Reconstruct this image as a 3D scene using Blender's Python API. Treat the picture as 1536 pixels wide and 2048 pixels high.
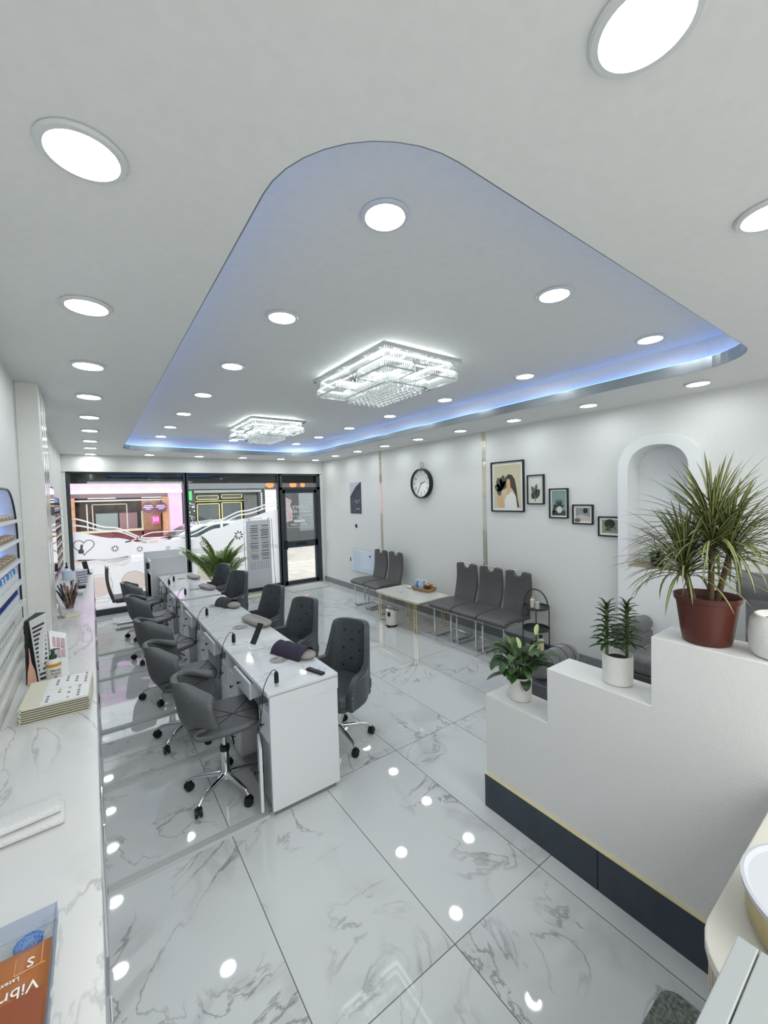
import bpy, bmesh, math, random
from mathutils import Vector, Matrix
for o in list(bpy.data.objects): bpy.data.objects.remove(o)
SC = bpy.context.scene
COL = SC.collection
PI = math.pi
random.seed(7)

# ------------------------------------------------------------------ camera
cam_d = bpy.data.cameras.new('camera'); cam = bpy.data.objects.new('camera', cam_d); COL.objects.link(cam)
RR = Vector((0.812597, -0.58219, -0.02721)); UU = Vector((0.04465, 0.015636, 0.99888)); WW = Vector((0.581113, 0.812902, -0.038701))
M = Matrix.Identity(4)
for i in range(3):
    M[i][0] = RR[i]; M[i][1] = UU[i]; M[i][2] = -WW[i]
M.translation = Vector((0, 0, 1.9))
cam.matrix_world = M
cam_d.sensor_fit = 'HORIZONTAL'; cam_d.sensor_width = 36; cam_d.lens = 19.14
cam_d.clip_start = 0.02; cam_d.clip_end = 200
SC.camera = cam

# ------------------------------------------------------------------ world, lights, exposure
LAMP = 27.0        # strength of the round ceiling lights
w = bpy.data.worlds.new('overcast_sky'); SC.world = w; w.use_nodes = True
bg = w.node_tree.nodes['Background']; bg.inputs[0].default_value = (0.93, 0.96, 1.0, 1); bg.inputs[1].default_value = 1.85
SC.view_settings.view_transform = 'Standard'; SC.view_settings.look = 'None'
SC.view_settings.gamma = 1; SC.view_settings.use_curve_mapping = False
SC.view_settings.exposure = 0.72

def area_light(name, loc, rot, sx, sy, power, color=(1, 1, 1)):
    l = bpy.data.lights.new(name, 'AREA'); l.shape = 'RECTANGLE'; l.size = sx; l.size_y = sy; l.energy = power; l.color = color
    o = bpy.data.objects.new(name, l); COL.objects.link(o); o.location = loc; o.rotation_euler = rot
    return o
area_light('rear_fill_light', (1.6, -1.4, 2.68), (0, 0, 0), 3.4, 1.6, 62)  # unseen, added for illumination in place of downlights behind the camera

# ------------------------------------------------------------------ materials
def lin(c):
    return tuple((x / 12.92 if x <= 0.04045 else ((x + 0.055) / 1.055) ** 2.4) for x in c)
def rgb(r, g, b): return lin((r / 255, g / 255, b / 255)) + (1,)
MC = {}
def mat(name, col, rough=0.5, metal=0.0, **kw):
    if name in MC: return MC[name]
    m = bpy.data.materials.new(name); m.use_nodes = True
    b = m.node_tree.nodes['Principled BSDF']
    b.inputs['Base Color'].default_value = rgb(*col); b.inputs['Roughness'].default_value = rough; b.inputs['Metallic'].default_value = metal
    for k, v in kw.items():
        if k == 'emit':
            b.inputs['Emission Color'].default_value = rgb(*v[0]); b.inputs['Emission Strength'].default_value = v[1]
        elif k == 'trans': b.inputs['Transmission Weight'].default_value = v
        elif k == 'spec': b.inputs['Specular IOR Level'].default_value = v
        elif k == 'coat': b.inputs['Coat Weight'].default_value = v; b.inputs['Coat Roughness'].default_value = 0.08
        elif k == 'sheen': b.inputs['Sheen Weight'].default_value = v
        elif k == 'alpha': b.inputs['Alpha'].default_value = v
        elif k == 'sss': b.inputs['Subsurface Weight'].default_value = v
    MC[name] = m
    return m
def nodes(m): return m.node_tree.nodes, m.node_tree.links, m.node_tree.nodes['Principled BSDF']
def noisy(name, c1, c2, scale, rough=0.5, bump=0.0, metal=0, detail=3, **kw):
    if name in MC: return MC[name]
    m = mat(name, c1, rough, metal, **kw); N, L, b = nodes(m)
    tc = N.new('ShaderNodeTexCoord'); no = N.new('ShaderNodeTexNoise'); no.inputs['Scale'].default_value = scale; no.inputs['Detail'].default_value = detail
    L.new(tc.outputs['Object'], no.inputs['Vector'])
    rp = N.new('ShaderNodeValToRGB'); rp.color_ramp.elements[0].position = 0.35; rp.color_ramp.elements[1].position = 0.65
    rp.color_ramp.elements[0].color = rgb(*c1); rp.color_ramp.elements[1].color = rgb(*c2)
    L.new(no.outputs['Fac'], rp.inputs[0]); L.new(rp.outputs[0], b.inputs['Base Color'])
    if bump:
        bp = N.new('ShaderNodeBump'); bp.inputs['Strength'].default_value = bump; bp.inputs['Distance'].default_value = 0.01
        L.new(no.outputs['Fac'], bp.inputs['Height']); L.new(bp.outputs[0], b.inputs['Normal'])
    return m
def marble(name, base, vein, scale=1.0, rough=0.06, tile=None, strength=0.75, stretch=(1, 1, 1), dens=0.5):
    if name in MC: return MC[name]
    m = mat(name, base, rough); N, L, b = nodes(m)
    geo = N.new('ShaderNodeNewGeometry')
    vec = geo.outputs['Position']
    def math_(op, a, c, clamp=False):
        n = N.new('ShaderNodeMath'); n.operation = op; n.use_clamp = clamp
        for i, x in enumerate((a, c)):
            if x is None: continue
            if isinstance(x, (int, float)): n.inputs[i].default_value = x
            else: L.new(x, n.inputs[i])
        return n.outputs[0]
    grout = None
    if tile:
        sx, sy, ox, oy = tile
        sep = N.new('ShaderNodeSeparateXYZ'); L.new(vec, sep.inputs[0])
        ux = math_('DIVIDE', math_('SUBTRACT', sep.outputs[0], ox), sx); uy = math_('DIVIDE', math_('SUBTRACT', sep.outputs[1], oy), sy)
        fx_ = math_('FLOOR', ux, None); fy_ = math_('FLOOR', uy, None)
        cmb = N.new('ShaderNodeCombineXYZ'); L.new(fx_, cmb.inputs[0]); L.new(fy_, cmb.inputs[1])
        wn = N.new('ShaderNodeTexWhiteNoise'); wn.noise_dimensions = '3D'; L.new(cmb.outputs[0], wn.inputs['Vector'])
        sc_ = N.new('ShaderNodeVectorMath'); sc_.operation = 'SCALE'; sc_.inputs['Scale'].default_value = 37.0; L.new(wn.outputs['Color'], sc_.inputs[0])
        ad = N.new('ShaderNodeVectorMath'); ad.operation = 'ADD'; L.new(vec, ad.inputs[0]); L.new(sc_.outputs[0], ad.inputs[1]); vec = ad.outputs[0]
        # distance to the nearest joint, in metres
        px = math_('MULTIPLY', math_('PINGPONG', ux, 0.5), sx); py = math_('MULTIPLY', math_('PINGPONG', uy, 0.5), sy)
        grout = math_('LESS_THAN', math_('MINIMUM', px, py), 0.0022)
    mp = N.new('ShaderNodeMapping'); L.new(vec, mp.inputs[0]); mp.inputs['Scale'].default_value = stretch; mp.inputs['Rotation'].default_value = (0, 0, 0.6)
    def vein_(sc, width, dist, det):
        no = N.new('ShaderNodeTexNoise'); no.inputs['Scale'].default_value = sc; no.inputs['Detail'].default_value = det; no.inputs['Distortion'].default_value = dist; no.inputs['Roughness'].default_value = 0.55
        L.new(mp.outputs[0], no.inputs['Vector'])
        a = math_('ABSOLUTE', math_('SUBTRACT', no.outputs['Fac'], 0.5), None)
        mr = N.new('ShaderNodeMapRange'); mr.inputs['From Min'].default_value = 0; mr.inputs['From Max'].default_value = width; mr.inputs['To Min'].default_value = 1; mr.inputs['To Max'].default_value = 0
        L.new(a, mr.inputs['Value']); return mr.outputs[0]
    v1 = vein_(1.6 * scale, 0.016, 1.6, 7); v2 = vein_(0.9 * scale, 0.055, 1.2, 5)
    mk = N.new('ShaderNodeTexNoise'); mk.inputs['Scale'].default_value = 1.7 * scale; mk.inputs['Detail'].default_value = 2; L.new(mp.outputs[0], mk.inputs['Vector'])
    mm = N.new('ShaderNodeMapRange'); mm.inputs['From Min'].default_value = dens; mm.inputs['From Max'].default_value = dens + 0.16; L.new(mk.outputs['Fac'], mm.inputs['Value'])
    tot = math_('MULTIPLY', math_('ADD', v1, math_('MULTIPLY', v2, 0.32)), mm.outputs[0], True)
    tot = math_('MULTIPLY', tot, strength)
    mx = N.new('ShaderNodeMix'); mx.data_type = 'RGBA'; mx.inputs['A'].default_value = rgb(*base); mx.inputs['B'].default_value = rgb(*vein); L.new(tot, mx.inputs['Factor'])
    out = mx.outputs['Result']
    if grout is not None:
        m2 = N.new('ShaderNodeMix'); m2.data_type = 'RGBA'; m2.inputs['B'].default_value = rgb(112, 112, 110); L.new(out, m2.inputs['A']); L.new(grout, m2.inputs['Factor']); out = m2.outputs['Result']
    L.new(out, b.inputs['Base Color'])
    return m
def emis(name, col, s):
    if name in MC: return MC[name]
    m = bpy.data.materials.new(name); m.use_nodes = True; N = m.node_tree.nodes; N.clear()
    e = N.new('ShaderNodeEmission'); e.inputs[0].default_value = rgb(*col); e.inputs[1].default_value = s
    o = N.new('ShaderNodeOutputMaterial'); m.node_tree.links.new(e.outputs[0], o.inputs[0]); MC[name] = m; return m
def glassy(name, tint=(255, 255, 255), refl=0.08, rough=0.0):
    if name in MC: return MC[name]
    m = bpy.data.materials.new(name); m.use_nodes = True; N = m.node_tree.nodes; N.clear(); L = m.node_tree.links
    t = N.new('ShaderNodeBsdfTransparent'); t.inputs[0].default_value = rgb(*tint)
    g = N.new('ShaderNodeBsdfGlossy'); g.inputs['Roughness'].default_value = rough
    lw = N.new('ShaderNodeLayerWeight'); lw.inputs[0].default_value = 0.25
    mr = N.new('ShaderNodeMapRange'); mr.inputs['To Min'].default_value = refl * 0.5; mr.inputs['To Max'].default_value = min(1, refl * 6); L.new(lw.outputs['Facing'], mr.inputs[0])
    mx = N.new('ShaderNodeMixShader'); L.new(mr.outputs[0], mx.inputs[0]); L.new(t.outputs[0], mx.inputs[1]); L.new(g.outputs[0], mx.inputs[2])
    o = N.new('ShaderNodeOutputMaterial'); L.new(mx.outputs[0], o.inputs[0]); MC[name] = m; return m
def film(name, col, tr=0.5, clear=0.0):
    if name in MC: return MC[name]
    m = bpy.data.materials.new(name); m.use_nodes = True; N = m.node_tree.nodes; N.clear(); L = m.node_tree.links
    d = N.new('ShaderNodeBsdfDiffuse'); d.inputs[0].default_value = rgb(*col)
    t = N.new('ShaderNodeBsdfTranslucent'); t.inputs[0].default_value = rgb(*col)
    mx = N.new('ShaderNodeMixShader'); mx.inputs[0].default_value = tr; L.new(d.outputs[0], mx.inputs[1]); L.new(t.outputs[0], mx.inputs[2])
    o = N.new('ShaderNodeOutputMaterial'); last = mx.outputs[0]
    if clear:
        tp = N.new('ShaderNodeBsdfTransparent'); m2 = N.new('ShaderNodeMixShader'); m2.inputs[0].default_value = clear; L.new(last, m2.inputs[1]); L.new(tp.outputs[0], m2.inputs[2]); last = m2.outputs[0]
    L.new(last, o.inputs[0]); MC[name] = m; return m

WALL = noisy('wall_paint', (226, 227, 223), (229, 230, 226), 40, 0.6)
CEIL = noisy('ceiling_paint', (226, 227, 226), (229, 230, 229), 30, 0.7)
WHITE = mat('white_gloss_board', (228, 230, 233), 0.25)
WHITEM = mat('white_matt', (236, 236, 232), 0.5)
CHROME = mat('polished_chrome', (225, 226, 228), 0.08, 1.0)
GOLD = mat('brushed_gold', (226, 205, 150), 0.18, 1.0)
BLACK = mat('black_plastic', (16, 17, 18), 0.4)
DFRAME = mat('anthracite_aluminium', (54, 60, 66), 0.38)
GLEA = noisy('grey_leatherette', (88, 91, 93), (94, 97, 99), 60, 0.42, 0.08)
GLEA2 = noisy('dark_grey_leatherette', (78, 82, 85), (86, 90, 93), 50, 0.42, 0.08)
GVEL = noisy('grey_velvet', (86, 86, 88), (100, 100, 102), 14, 0.6, 0.1, sheen=0.4)
SEAM = mat('dark_seam_thread', (58, 60, 62), 0.6)
FLOORM = marble('polished_marble_tile', (205, 208, 208), (120, 122, 124), 1.0, 0.035, tile=(0.601, 1.2, -0.037, 0.0), strength=0.72, dens=0.47)
MARB = marble('counter_marble', (220, 220, 217), (150, 150, 150), 1.6, 0.24, strength=0.65, stretch=(1, 0.35, 1), dens=0.42)
MARBD = marble('desk_marble', (226, 228, 228), (178, 176, 172), 1.3, 0.06, strength=0.6, stretch=(0.5, 1.6, 1), dens=0.42)
LEAFD = noisy('dark_green_leaf', (40, 66, 34), (62, 92, 48), 12, 0.4)
LEAFP = noisy('palm_leaf', (84, 112, 52), (120, 146, 74), 12, 0.45)
LEAFY = mat('cream_leaf_stripe', (196, 196, 132), 0.45)
LEAFG = noisy('striped_leaf_green', (52, 70, 40), (66, 84, 46), 9, 0.45)
SOIL = noisy('potting_soil', (30, 24, 20), (50, 42, 34), 60, 0.9, 0.6)

# ------------------------------------------------------------------ geometry helpers
def box(bm, x0, x1, y0, y1, z0, z1):
    v = [bm.verts.new((x, y, z)) for x in (x0, x1) for y in (y0, y1) for z in (z0, z1)]
    for f in ((0, 1, 3, 2), (4, 6, 7, 5), (0, 4, 5, 1), (2, 3, 7, 6), (0, 2, 6, 4), (1, 5, 7, 3)):
        bm.faces.new([v[i] for i in f])
def ring_(bm, c, u, v, r, n, ph=0):
    return [bm.verts.new(c + u * (r * math.cos(2 * PI * i / n + ph)) + v * (r * math.sin(2 * PI * i / n + ph))) for i in range(n)]
def tube(bm, pts, r, n=8, cap=True, closed=False):
    pts = [Vector(p) for p in pts]; rings = []; k = len(pts); u = None
    for i, p in enumerate(pts):
        if closed: d = (pts[(i + 1) % k] - pts[i - 1])
        else: d = (pts[min(i + 1, k - 1)] - pts[max(i - 1, 0)])
        d.normalize()
        if u is None:
            a = Vector((0, 0, 1)) if abs(d.z) < 0.9 else Vector((1, 0, 0))
            u = d.cross(a).normalized()
        else:
            u = (u - d * u.dot(d)).normalized()
        v = d.cross(u)
        rad = r[i] if isinstance(r, (list, tuple)) else r
        rings.append(ring_(bm, p, u, v, rad, n))
    m = k if closed else k - 1
    for i in range(m):
        a, b = rings[i], rings[(i + 1) % k]
        for j in range(n):
            bm.faces.new((a[j], a[(j + 1) % n], b[(j + 1) % n], b[j]))
    if cap and not closed:
        bm.faces.new(rings[0][::-1]); bm.faces.new(rings[-1])
def lathe(bm, prof, c=(0, 0, 0), n=24, cap=True, sx=1, sy=1):
    c = Vector(c); rings = []
    for r, z in prof:
        rings.append([bm.verts.new(c + Vector((sx * r * math.cos(2 * PI * i / n), sy * r * math.sin(2 * PI * i / n), z))) for i in range(n)])
    for a, b in zip(rings, rings[1:]):
        for j in range(n): bm.faces.new((a[j], a[(j + 1) % n], b[(j + 1) % n], b[j]))
    if cap:
        if prof[0][0] > 1e-5: bm.faces.new(rings[0][::-1])
        if prof[-1][0] > 1e-5: bm.faces.new(rings[-1])
def ball(bm, c, r, seg=12, rings=8, s=(1, 1, 1)):
    g = bmesh.ops.create_uvsphere(bm, u_segments=seg, v_segments=rings, radius=r)
    for v in g['verts']: v.co = Vector((v.co.x * s[0], v.co.y * s[1], v.co.z * s[2])) + Vector(c)
def prism(bm, poly, axis, a, b):
    def P(p, t):
        if axis == 'x': return (t, p[0], p[1])
        if axis == 'y': return (p[0], t, p[1])
        return (p[0], p[1], t)
    A = [bm.verts.new(P(p, a)) for p in poly]; B = [bm.verts.new(P(p, b)) for p in poly]; n = len(poly)
    bm.faces.new(A); bm.faces.new(B[::-1])
    for i in range(n): bm.faces.new((A[i], B[i], B[(i + 1) % n], A[(i + 1) % n]))
def flat(bm, poly, axis, t):
    def P(p):
        if axis == 'x': return (t, p[0], p[1])
        if axis == 'y': return (p[0], t, p[1])
        return (p[0], p[1], t)
    bm.faces.new([bm.verts.new(P(p)) for p in poly])
def grid(bm, fn, nu, nv, mi=None):
    V = [[bm.verts.new(fn(i / nu, j / nv)) for j in range(nv + 1)] for i in range(nu + 1)]
    for i in range(nu):
        for j in range(nv):
            f = bm.faces.new((V[i][j], V[i + 1][j], V[i + 1][j + 1], V[i][j + 1]))
            if mi: f.material_index = mi(i, j)
    return V
def circ(cx, cy, r, n=24, ry=None, ph=0): return [(cx + r * math.cos(2 * PI * i / n + ph), cy + (ry or r) * math.sin(2 * PI * i / n + ph)) for i in range(n)]
def rrect(x0, x1, y0, y1, r, n=5):
    out = []
    for cx, cy, a in ((x1 - r, y1 - r, 0), (x0 + r, y1 - r, 90), (x0 + r, y0 + r, 180), (x1 - r, y0 + r, 270)):
        for i in range(n + 1):
            t = math.radians(a + 90 * i / n); out.append((cx + r * math.cos(t), cy + r * math.sin(t)))
    return out
def obj(name, bm, m, parent=None, smooth=False, bev=0, loc=None, sub=0, solid=0, seg=2):
    bmesh.ops.recalc_face_normals(bm, faces=bm.faces)
    me = bpy.data.meshes.new(name); bm.to_mesh(me); bm.free()
    for x in (m if isinstance(m, (list, tuple)) else [m]): me.materials.append(x)
    if smooth:
        me.polygons.foreach_set('use_smooth', [True] * len(me.polygons))
        if smooth != 'all':
            try: me.set_sharp_from_angle(angle=math.radians(40))
            except Exception: pass
    o = bpy.data.objects.new(name, me); COL.objects.link(o)
    if parent: o.parent = parent
    if loc: o.location = loc
    if solid:
        s = o.modifiers.new('solid', 'SOLIDIFY'); s.thickness = abs(solid); s.offset = -1 if solid > 0 else 0
    if bev:
        b = o.modifiers.new('bevel', 'BEVEL'); b.width = bev; b.segments = seg; b.limit_method = 'ANGLE'
    if sub:
        s = o.modifiers.new('sub', 'SUBSURF'); s.levels = sub; s.render_levels = sub
    return o
def B(*a):
    bm = bmesh.new()
    for b in a: box(bm, *b)
    return bm
def T(pts, r, n=8, **k):
    bm = bmesh.new(); tube(bm, pts, r, n, **k); return bm
def LA(prof, c=(0, 0, 0), n=24, **k):
    bm = bmesh.new(); lathe(bm, prof, c, n, **k); return bm
def tag(o, label, cat, group=None, kind=None):
    o['label'] = label; o['category'] = cat
    if group: o['group'] = group
    if kind: o['kind'] = kind
    return o
def struct(o): o['kind'] = 'structure'; return o
def thing(name, label, cat, loc=(0, 0, 0), rz=0, group=None):
    o = bpy.data.objects.new(name, None); COL.objects.link(o); o.location = loc; o.rotation_euler = (0, 0, rz); o.empty_display_size = 0.05
    return tag(o, label, cat, group)
def kids(o): return [c for c in bpy.data.objects if c.parent == o]
def dup(o, loc=None, rz=None, label=None, group=None, parent=None, ck=None):
    ck = kids(o) if ck is None else ck
    c = o.copy(); COL.objects.link(c)
    if parent: c.parent = parent
    if loc is not None: c.location = loc
    if rz is not None: c.rotation_euler = (0, 0, rz)
    if label: c['label'] = label
    if group: c['group'] = group
    for k in ck: dup(k, parent=c)
    return c
def text(s, size, m, parent=None, mtx=None, name='lettering', align='CENTER', ext=0.0005):
    cu = bpy.data.curves.new(name, 'FONT'); cu.body = s; cu.size = size; cu.align_x = align; cu.align_y = 'CENTER'; cu.extrude = ext; cu.resolution_u = 2
    t = bpy.data.objects.new(name, cu); COL.objects.link(t)
    dg = bpy.context.evaluated_depsgraph_get(); me = bpy.data.meshes.new_from_object(t.evaluated_get(dg)); bpy.data.objects.remove(t)
    if mtx: me.transform(mtx)
    me.materials.clear(); me.materials.append(m)
    o = bpy.data.objects.new(name, me); COL.objects.link(o)
    if parent: o.parent = parent
    return o
def ord_(i): return ['nearest', 'second', 'third', 'fourth', 'fifth', 'sixth', 'seventh', 'eighth', 'ninth', 'tenth', 'eleventh', 'twelfth', 'thirteenth', 'fourteenth'][i]

# ------------------------------------------------------------------ room shell
CZ, C2, FY, WX, LX = 2.72, 2.945, 8.4, 4.3, -0.38
bm = bmesh.new(); flat(bm, [(LX - 0.3, -2.6), (WX + 0.3, -2.6), (WX + 0.3, FY + 0.12), (LX - 0.3, FY + 0.12)], 'z', 0)
g = B((LX - 0.3, WX + 0.3, -2.6, FY + 0.12, -0.12, 0.0)); bm.free()
struct(obj('floor', g, FLOORM))
# recess outline, rounded corners
def rec(x0, x1, y0, y1, r, n=10): return rrect(x0, x1, y0, y1, r, n)
RX0, RX1, RY0, RY1 = 0.41, 3.52, 0.725, 7.52
inner = rec(RX0, RX1, RY0, RY1, 0.37); outer2 = rec(RX0 - 0.07, RX1 + 0.07, RY0 - 0.07, RY1 + 0.07, 0.44)
# the near left corner sweeps wider
bm = bmesh.new()
def loop(poly, z): return [bm.verts.new((x, y, z)) for x, y in poly]
ov = loop([(LX - 0.3, -2.6), (WX + 0.3, -2.6), (WX + 0.3, FY + 0.3), (LX - 0.3, FY + 0.3)], CZ); iv = loop(inner, CZ)
ed = [bm.edges.new((ov[i], ov[(i + 1) % 4])) for i in range(4)] + [bm.edges.new((iv[i], iv[(i + 1) % len(iv)])) for i in range(len(iv))]
bmesh.ops.triangle_fill(bm, use_beauty=True, use_dissolve=False, edges=ed)
for f in list(bm.faces):       # keep only faces outside the recess
    c = f.calc_center_median()
    if RX0 + 0.02 < c.x < RX1 - 0.02 and RY0 + 0.02 < c.y < RY1 - 0.02 and all(v in iv for v in f.verts): bm.faces.remove(f)
n = len(inner)
i2 = loop(inner, CZ + 0.08); o2 = loop(outer2, CZ + 0.08); o3 = loop(outer2, C2)
for A, Bv in ((iv, i2), (i2, o2), (o2, o3)):
    for i in range(n): bm.faces.new((A[i], A[(i + 1) % n], Bv[(i + 1) % n], Bv[i]))
bm.faces.new(o3)
top = loop([(LX - 0.3, -2.6), (WX + 0.3, -2.6), (WX + 0.3, FY + 0.3), (LX - 0.3, FY + 0.3)], 3.05); bm.faces.new(top)
for i in range(4): bm.faces.new((ov[i], ov[(i + 1) % 4], top[(i + 1) % 4], top[i]))
struct(obj('ceiling', bm, CEIL))
bm = bmesh.new(); la = rec(RX0 + 0.003, RX1 - 0.003, RY0 + 0.003, RY1 - 0.003, 0.367); A_ = loop(la, CZ + 0.0015); B_ = loop(la, CZ + 0.079)
for i in range(len(la)): bm.faces.new((A_[i], A_[(i + 1) % len(la)], B_[(i + 1) % len(la)], B_[i]))
tr = struct(obj('trim_6', bm, mat('satin_grey_trim', (150, 156, 160), 0.28, 0.55))); md_ = tr.modifiers.new('s', 'SOLIDIFY'); md_.thickness = 0.004; md_.offset = 0
# blue led strip lying on the recess ledge
bm = bmesh.new(); mid = rec(RX0 - 0.04, RX1 + 0.04, RY0 - 0.04, RY1 + 0.04, 0.41)
tube(bm, [(x, y, CZ + 0.088) for x, y in mid], 0.007, 6, closed=True)
tag(obj('led_strip', bm, emis('blue_led', (90, 150, 255), 3.0)), 'blue light strip hidden on the ledge around the ceiling recess', 'light strip')

# walls
bm = bmesh.new()   # left wall with two shelf niches
def wall_with_holes(plane, a0, a1, z0, z1, holes, axis):
    bm = bmesh.new(); ed = []
    def lp(poly):
        v = [bm.verts.new((plane, p[0], p[1]) if axis == 'x' else (p[0], plane, p[1])) for p in poly]
        for i in range(len(v)): ed.append(bm.edges.new((v[i], v[(i + 1) % len(v)])))
        return v
    lp([(a0, z0), (a1, z0), (a1, z1), (a0, z1)]); hv = [lp(h) for h in holes]
    bmesh.ops.triangle_fill(bm, use_beauty=True, use_dissolve=False, edges=ed)
    return bm, hv
def extr(bm, vs, d, back=True):
    n = len(vs); nv = [bm.verts.new(v.co + Vector(d)) for v in vs]
    for i in range(n): bm.faces.new((vs[i], vs[(i + 1) % n], nv[(i + 1) % n], nv[i]))
    if back: bm.faces.new(nv)
def in_hole(f, holes, axis):
    c = f.calc_center_median(); a = c.y if axis == 'x' else c.x
    for h in holes:
        xs = [p[0] for p in h]; zs = [p[1] for p in h]
        if min(xs) < a < max(xs) and min(zs) < c.z < max(zs):
            # point in polygon
            ins = False; m_ = len(h)
            for i in range(m_):
                x1, y1 = h[i]; x2, y2 = h[(i + 1) % m_]
                if (y1 > c.z) != (y2 > c.z) and a < (x2 - x1) * (c.z - y1) / (y2 - y1) + x1: ins = not ins
            if ins: return True
    return False
def archpoly(a0, a1, z0, z1, rad, n=8):
    out = [(a0, z0), (a1, z0)]
    for i in range(n + 1):
        t = PI / 2 * i / n; out.append((a1 - rad + rad * math.cos(t), z1 - rad + rad * math.sin(t)))
    for i in range(n + 1):
        t = PI / 2 + PI / 2 * i / n; out.append((a0 + rad + rad * math.cos(t), z1 - rad + rad * math.sin(t)))
    return out
NZ0 = 0.99
h1 = archpoly(1.2, 3.4, NZ0, 2.0, 0.3); h2 = archpoly(4.9, 7.7, NZ0, 2.0, 0.3)
bm, hv = wall_with_holes(LX, -2.6, FY + 0.12, 0, CZ, [h1, h2], 'x')
for f in list(bm.faces):
    if in_hole(f, [h1, h2], 'x'): bm.faces.remove(f)
for v in hv: extr(bm, v, (-0.12, 0, 0))
ns = len(bm.verts)
bm.verts.ensure_lookup_table()
struct(obj('wall_left', bm, WALL))
struct(obj('wall_column', B((LX, -0.26, 3.6, 4.12, 0.9005, CZ)), WALL, bev=0.004))
# right wall and the arched chimney-breast panel
struct(obj('wall_right', B((WX, WX + 0.12, 1.836, FY + 0.12, 0, CZ), (WX, WX + 0.12, -2.6, 1.339, 0, CZ), (WX, WX + 0.12, 1.339, 1.836, 2.306, CZ), (WX, WX + 0.12, 1.339, 1.836, 0, 1.164)), WALL))
def sarch(a0, a1, zs, z1, p=2.35, n=22):
    c = (a0 + a1) / 2; hw = (a1 - a0) / 2; out = []
    for i in range(n + 1):
        t = PI * i / n; co, si = math.cos(t), math.sin(t)
        out.append((c + hw * math.copysign(abs(co) ** (2 / p), co), zs + (z1 - zs) * abs(si) ** (2 / p)))
    return out
oa = [(1.245, 0)] + [(1.925, 0)] + sarch(1.245, 1.925, 2.06, 2.40)
ia = [(1.34, 1.165), (1.835, 1.165)] + sarch(1.34, 1.835, 2.06, 2.305)
bm = bmesh.new(); ed = []
vo = [bm.verts.new((4.2, a, z)) for a, z in oa]; vi = [bm.verts.new((4.2, a, z)) for a, z in ia]
for V in (vo, vi):
    for i in range(len(V)): ed.append(bm.edges.new((V[i], V[(i + 1) % len(V)])))
bmesh.ops.triangle_fill(bm, use_beauty=True, use_dissolve=False, edges=ed)
for f in list(bm.faces):
    if in_hole(f, [ia], 'x'): bm.faces.remove(f)
extr(bm, vo, (0.1, 0, 0), False); extr(bm, vi, (0.26, 0, 0), True)
struct(obj('wall_arch', bm, mat('arch_paint', (236, 238, 238), 0.5)))
tag(obj('niche_sill', B((4.195, 4.45, 1.342, 1.833, 1.165, 1.172)), noisy('tan_sill', (150, 132, 104), (170, 152, 120), 12, 0.4)), 'thin tan marble sill lining the bottom of the arched niche', 'sill')
# front wall: header over the shop window, right return
struct(obj('wall_front', B((LX - 0.3, WX + 0.3, FY - 0.02, FY + 0.14, 2.44, CZ), (4.235, WX + 0.3, FY, FY + 0.14, 0, 2.44), (LX - 0.3, -0.32, FY, FY + 0.14, 0, 2.44)), WALL))
struct(obj('wall_back', B((LX - 0.3, WX + 0.3, -2.72, -2.6, 0, CZ)), WALL))
# baseboards
BB = noisy('dark_slate_skirting', (46, 56, 66), (54, 64, 74), 8, 0.35)
GB = noisy('grey_skirting', (128, 130, 132), (138, 140, 142), 8, 0.4)
struct(obj('baseboard_right', B((WX - 0.015, WX, 1.93, FY, 0, 0.11)), GB, bev=0.003))
# stepped low wall
bm = bmesh.new()
prof = [(-0.9, 0), (1.635, 0), (1.635, 0.688), (1.222, 0.688), (1.222, 0.982), (0.735, 0.982), (0.735, 1.28), (-0.9, 1.28)]
prism(bm, prof, 'x', 1.887, 2.10)
struct(obj('wall_stepped', bm, noisy('textured_white_paint', (222, 222, 219), (228, 228, 226), 220, 0.7, 0.25), bev=0.003))
bm = B((1.872, 1.887, 0.96, 1.638, 0, 0.2), (1.872, 1.887, -0.9, 0.956, 0, 0.2))
sb = struct(obj('baseboard_stepped', bm, BB))
struct(obj('trim_1', B((1.870, 1.888, -0.9, 1.639, 0.2, 0.205)), mat('pale_brass_trim', (236, 226, 180), 0.3, 0.6)))
# vertical metallic trims on walls
def vtrim(nm, x, y, w_=0.009, ax=1):
    bm = bmesh.new()
    for k in (-1, 0, 1): box(bm, x - 0.006, x, y + k * 0.025 - w_ / 2, y + k * 0.025 + w_ / 2, 0.12, CZ)
    return struct(obj(nm, bm, mat('pale_gold_mirror', (232, 222, 190), 0.06, 1.0)))
vtrim('trim_2', WX, 6.09); vtrim('trim_3', WX, 3.68)
bm = bmesh.new()
for y in (3.7, 3.85, 4.0): box(bm, -0.26, -0.254, y - 0.03, y + 0.03, 0.9, CZ)
struct(obj('trim_4', bm, mat('silver_strip', (230, 230, 228), 0.15, 1.0)))

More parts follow.
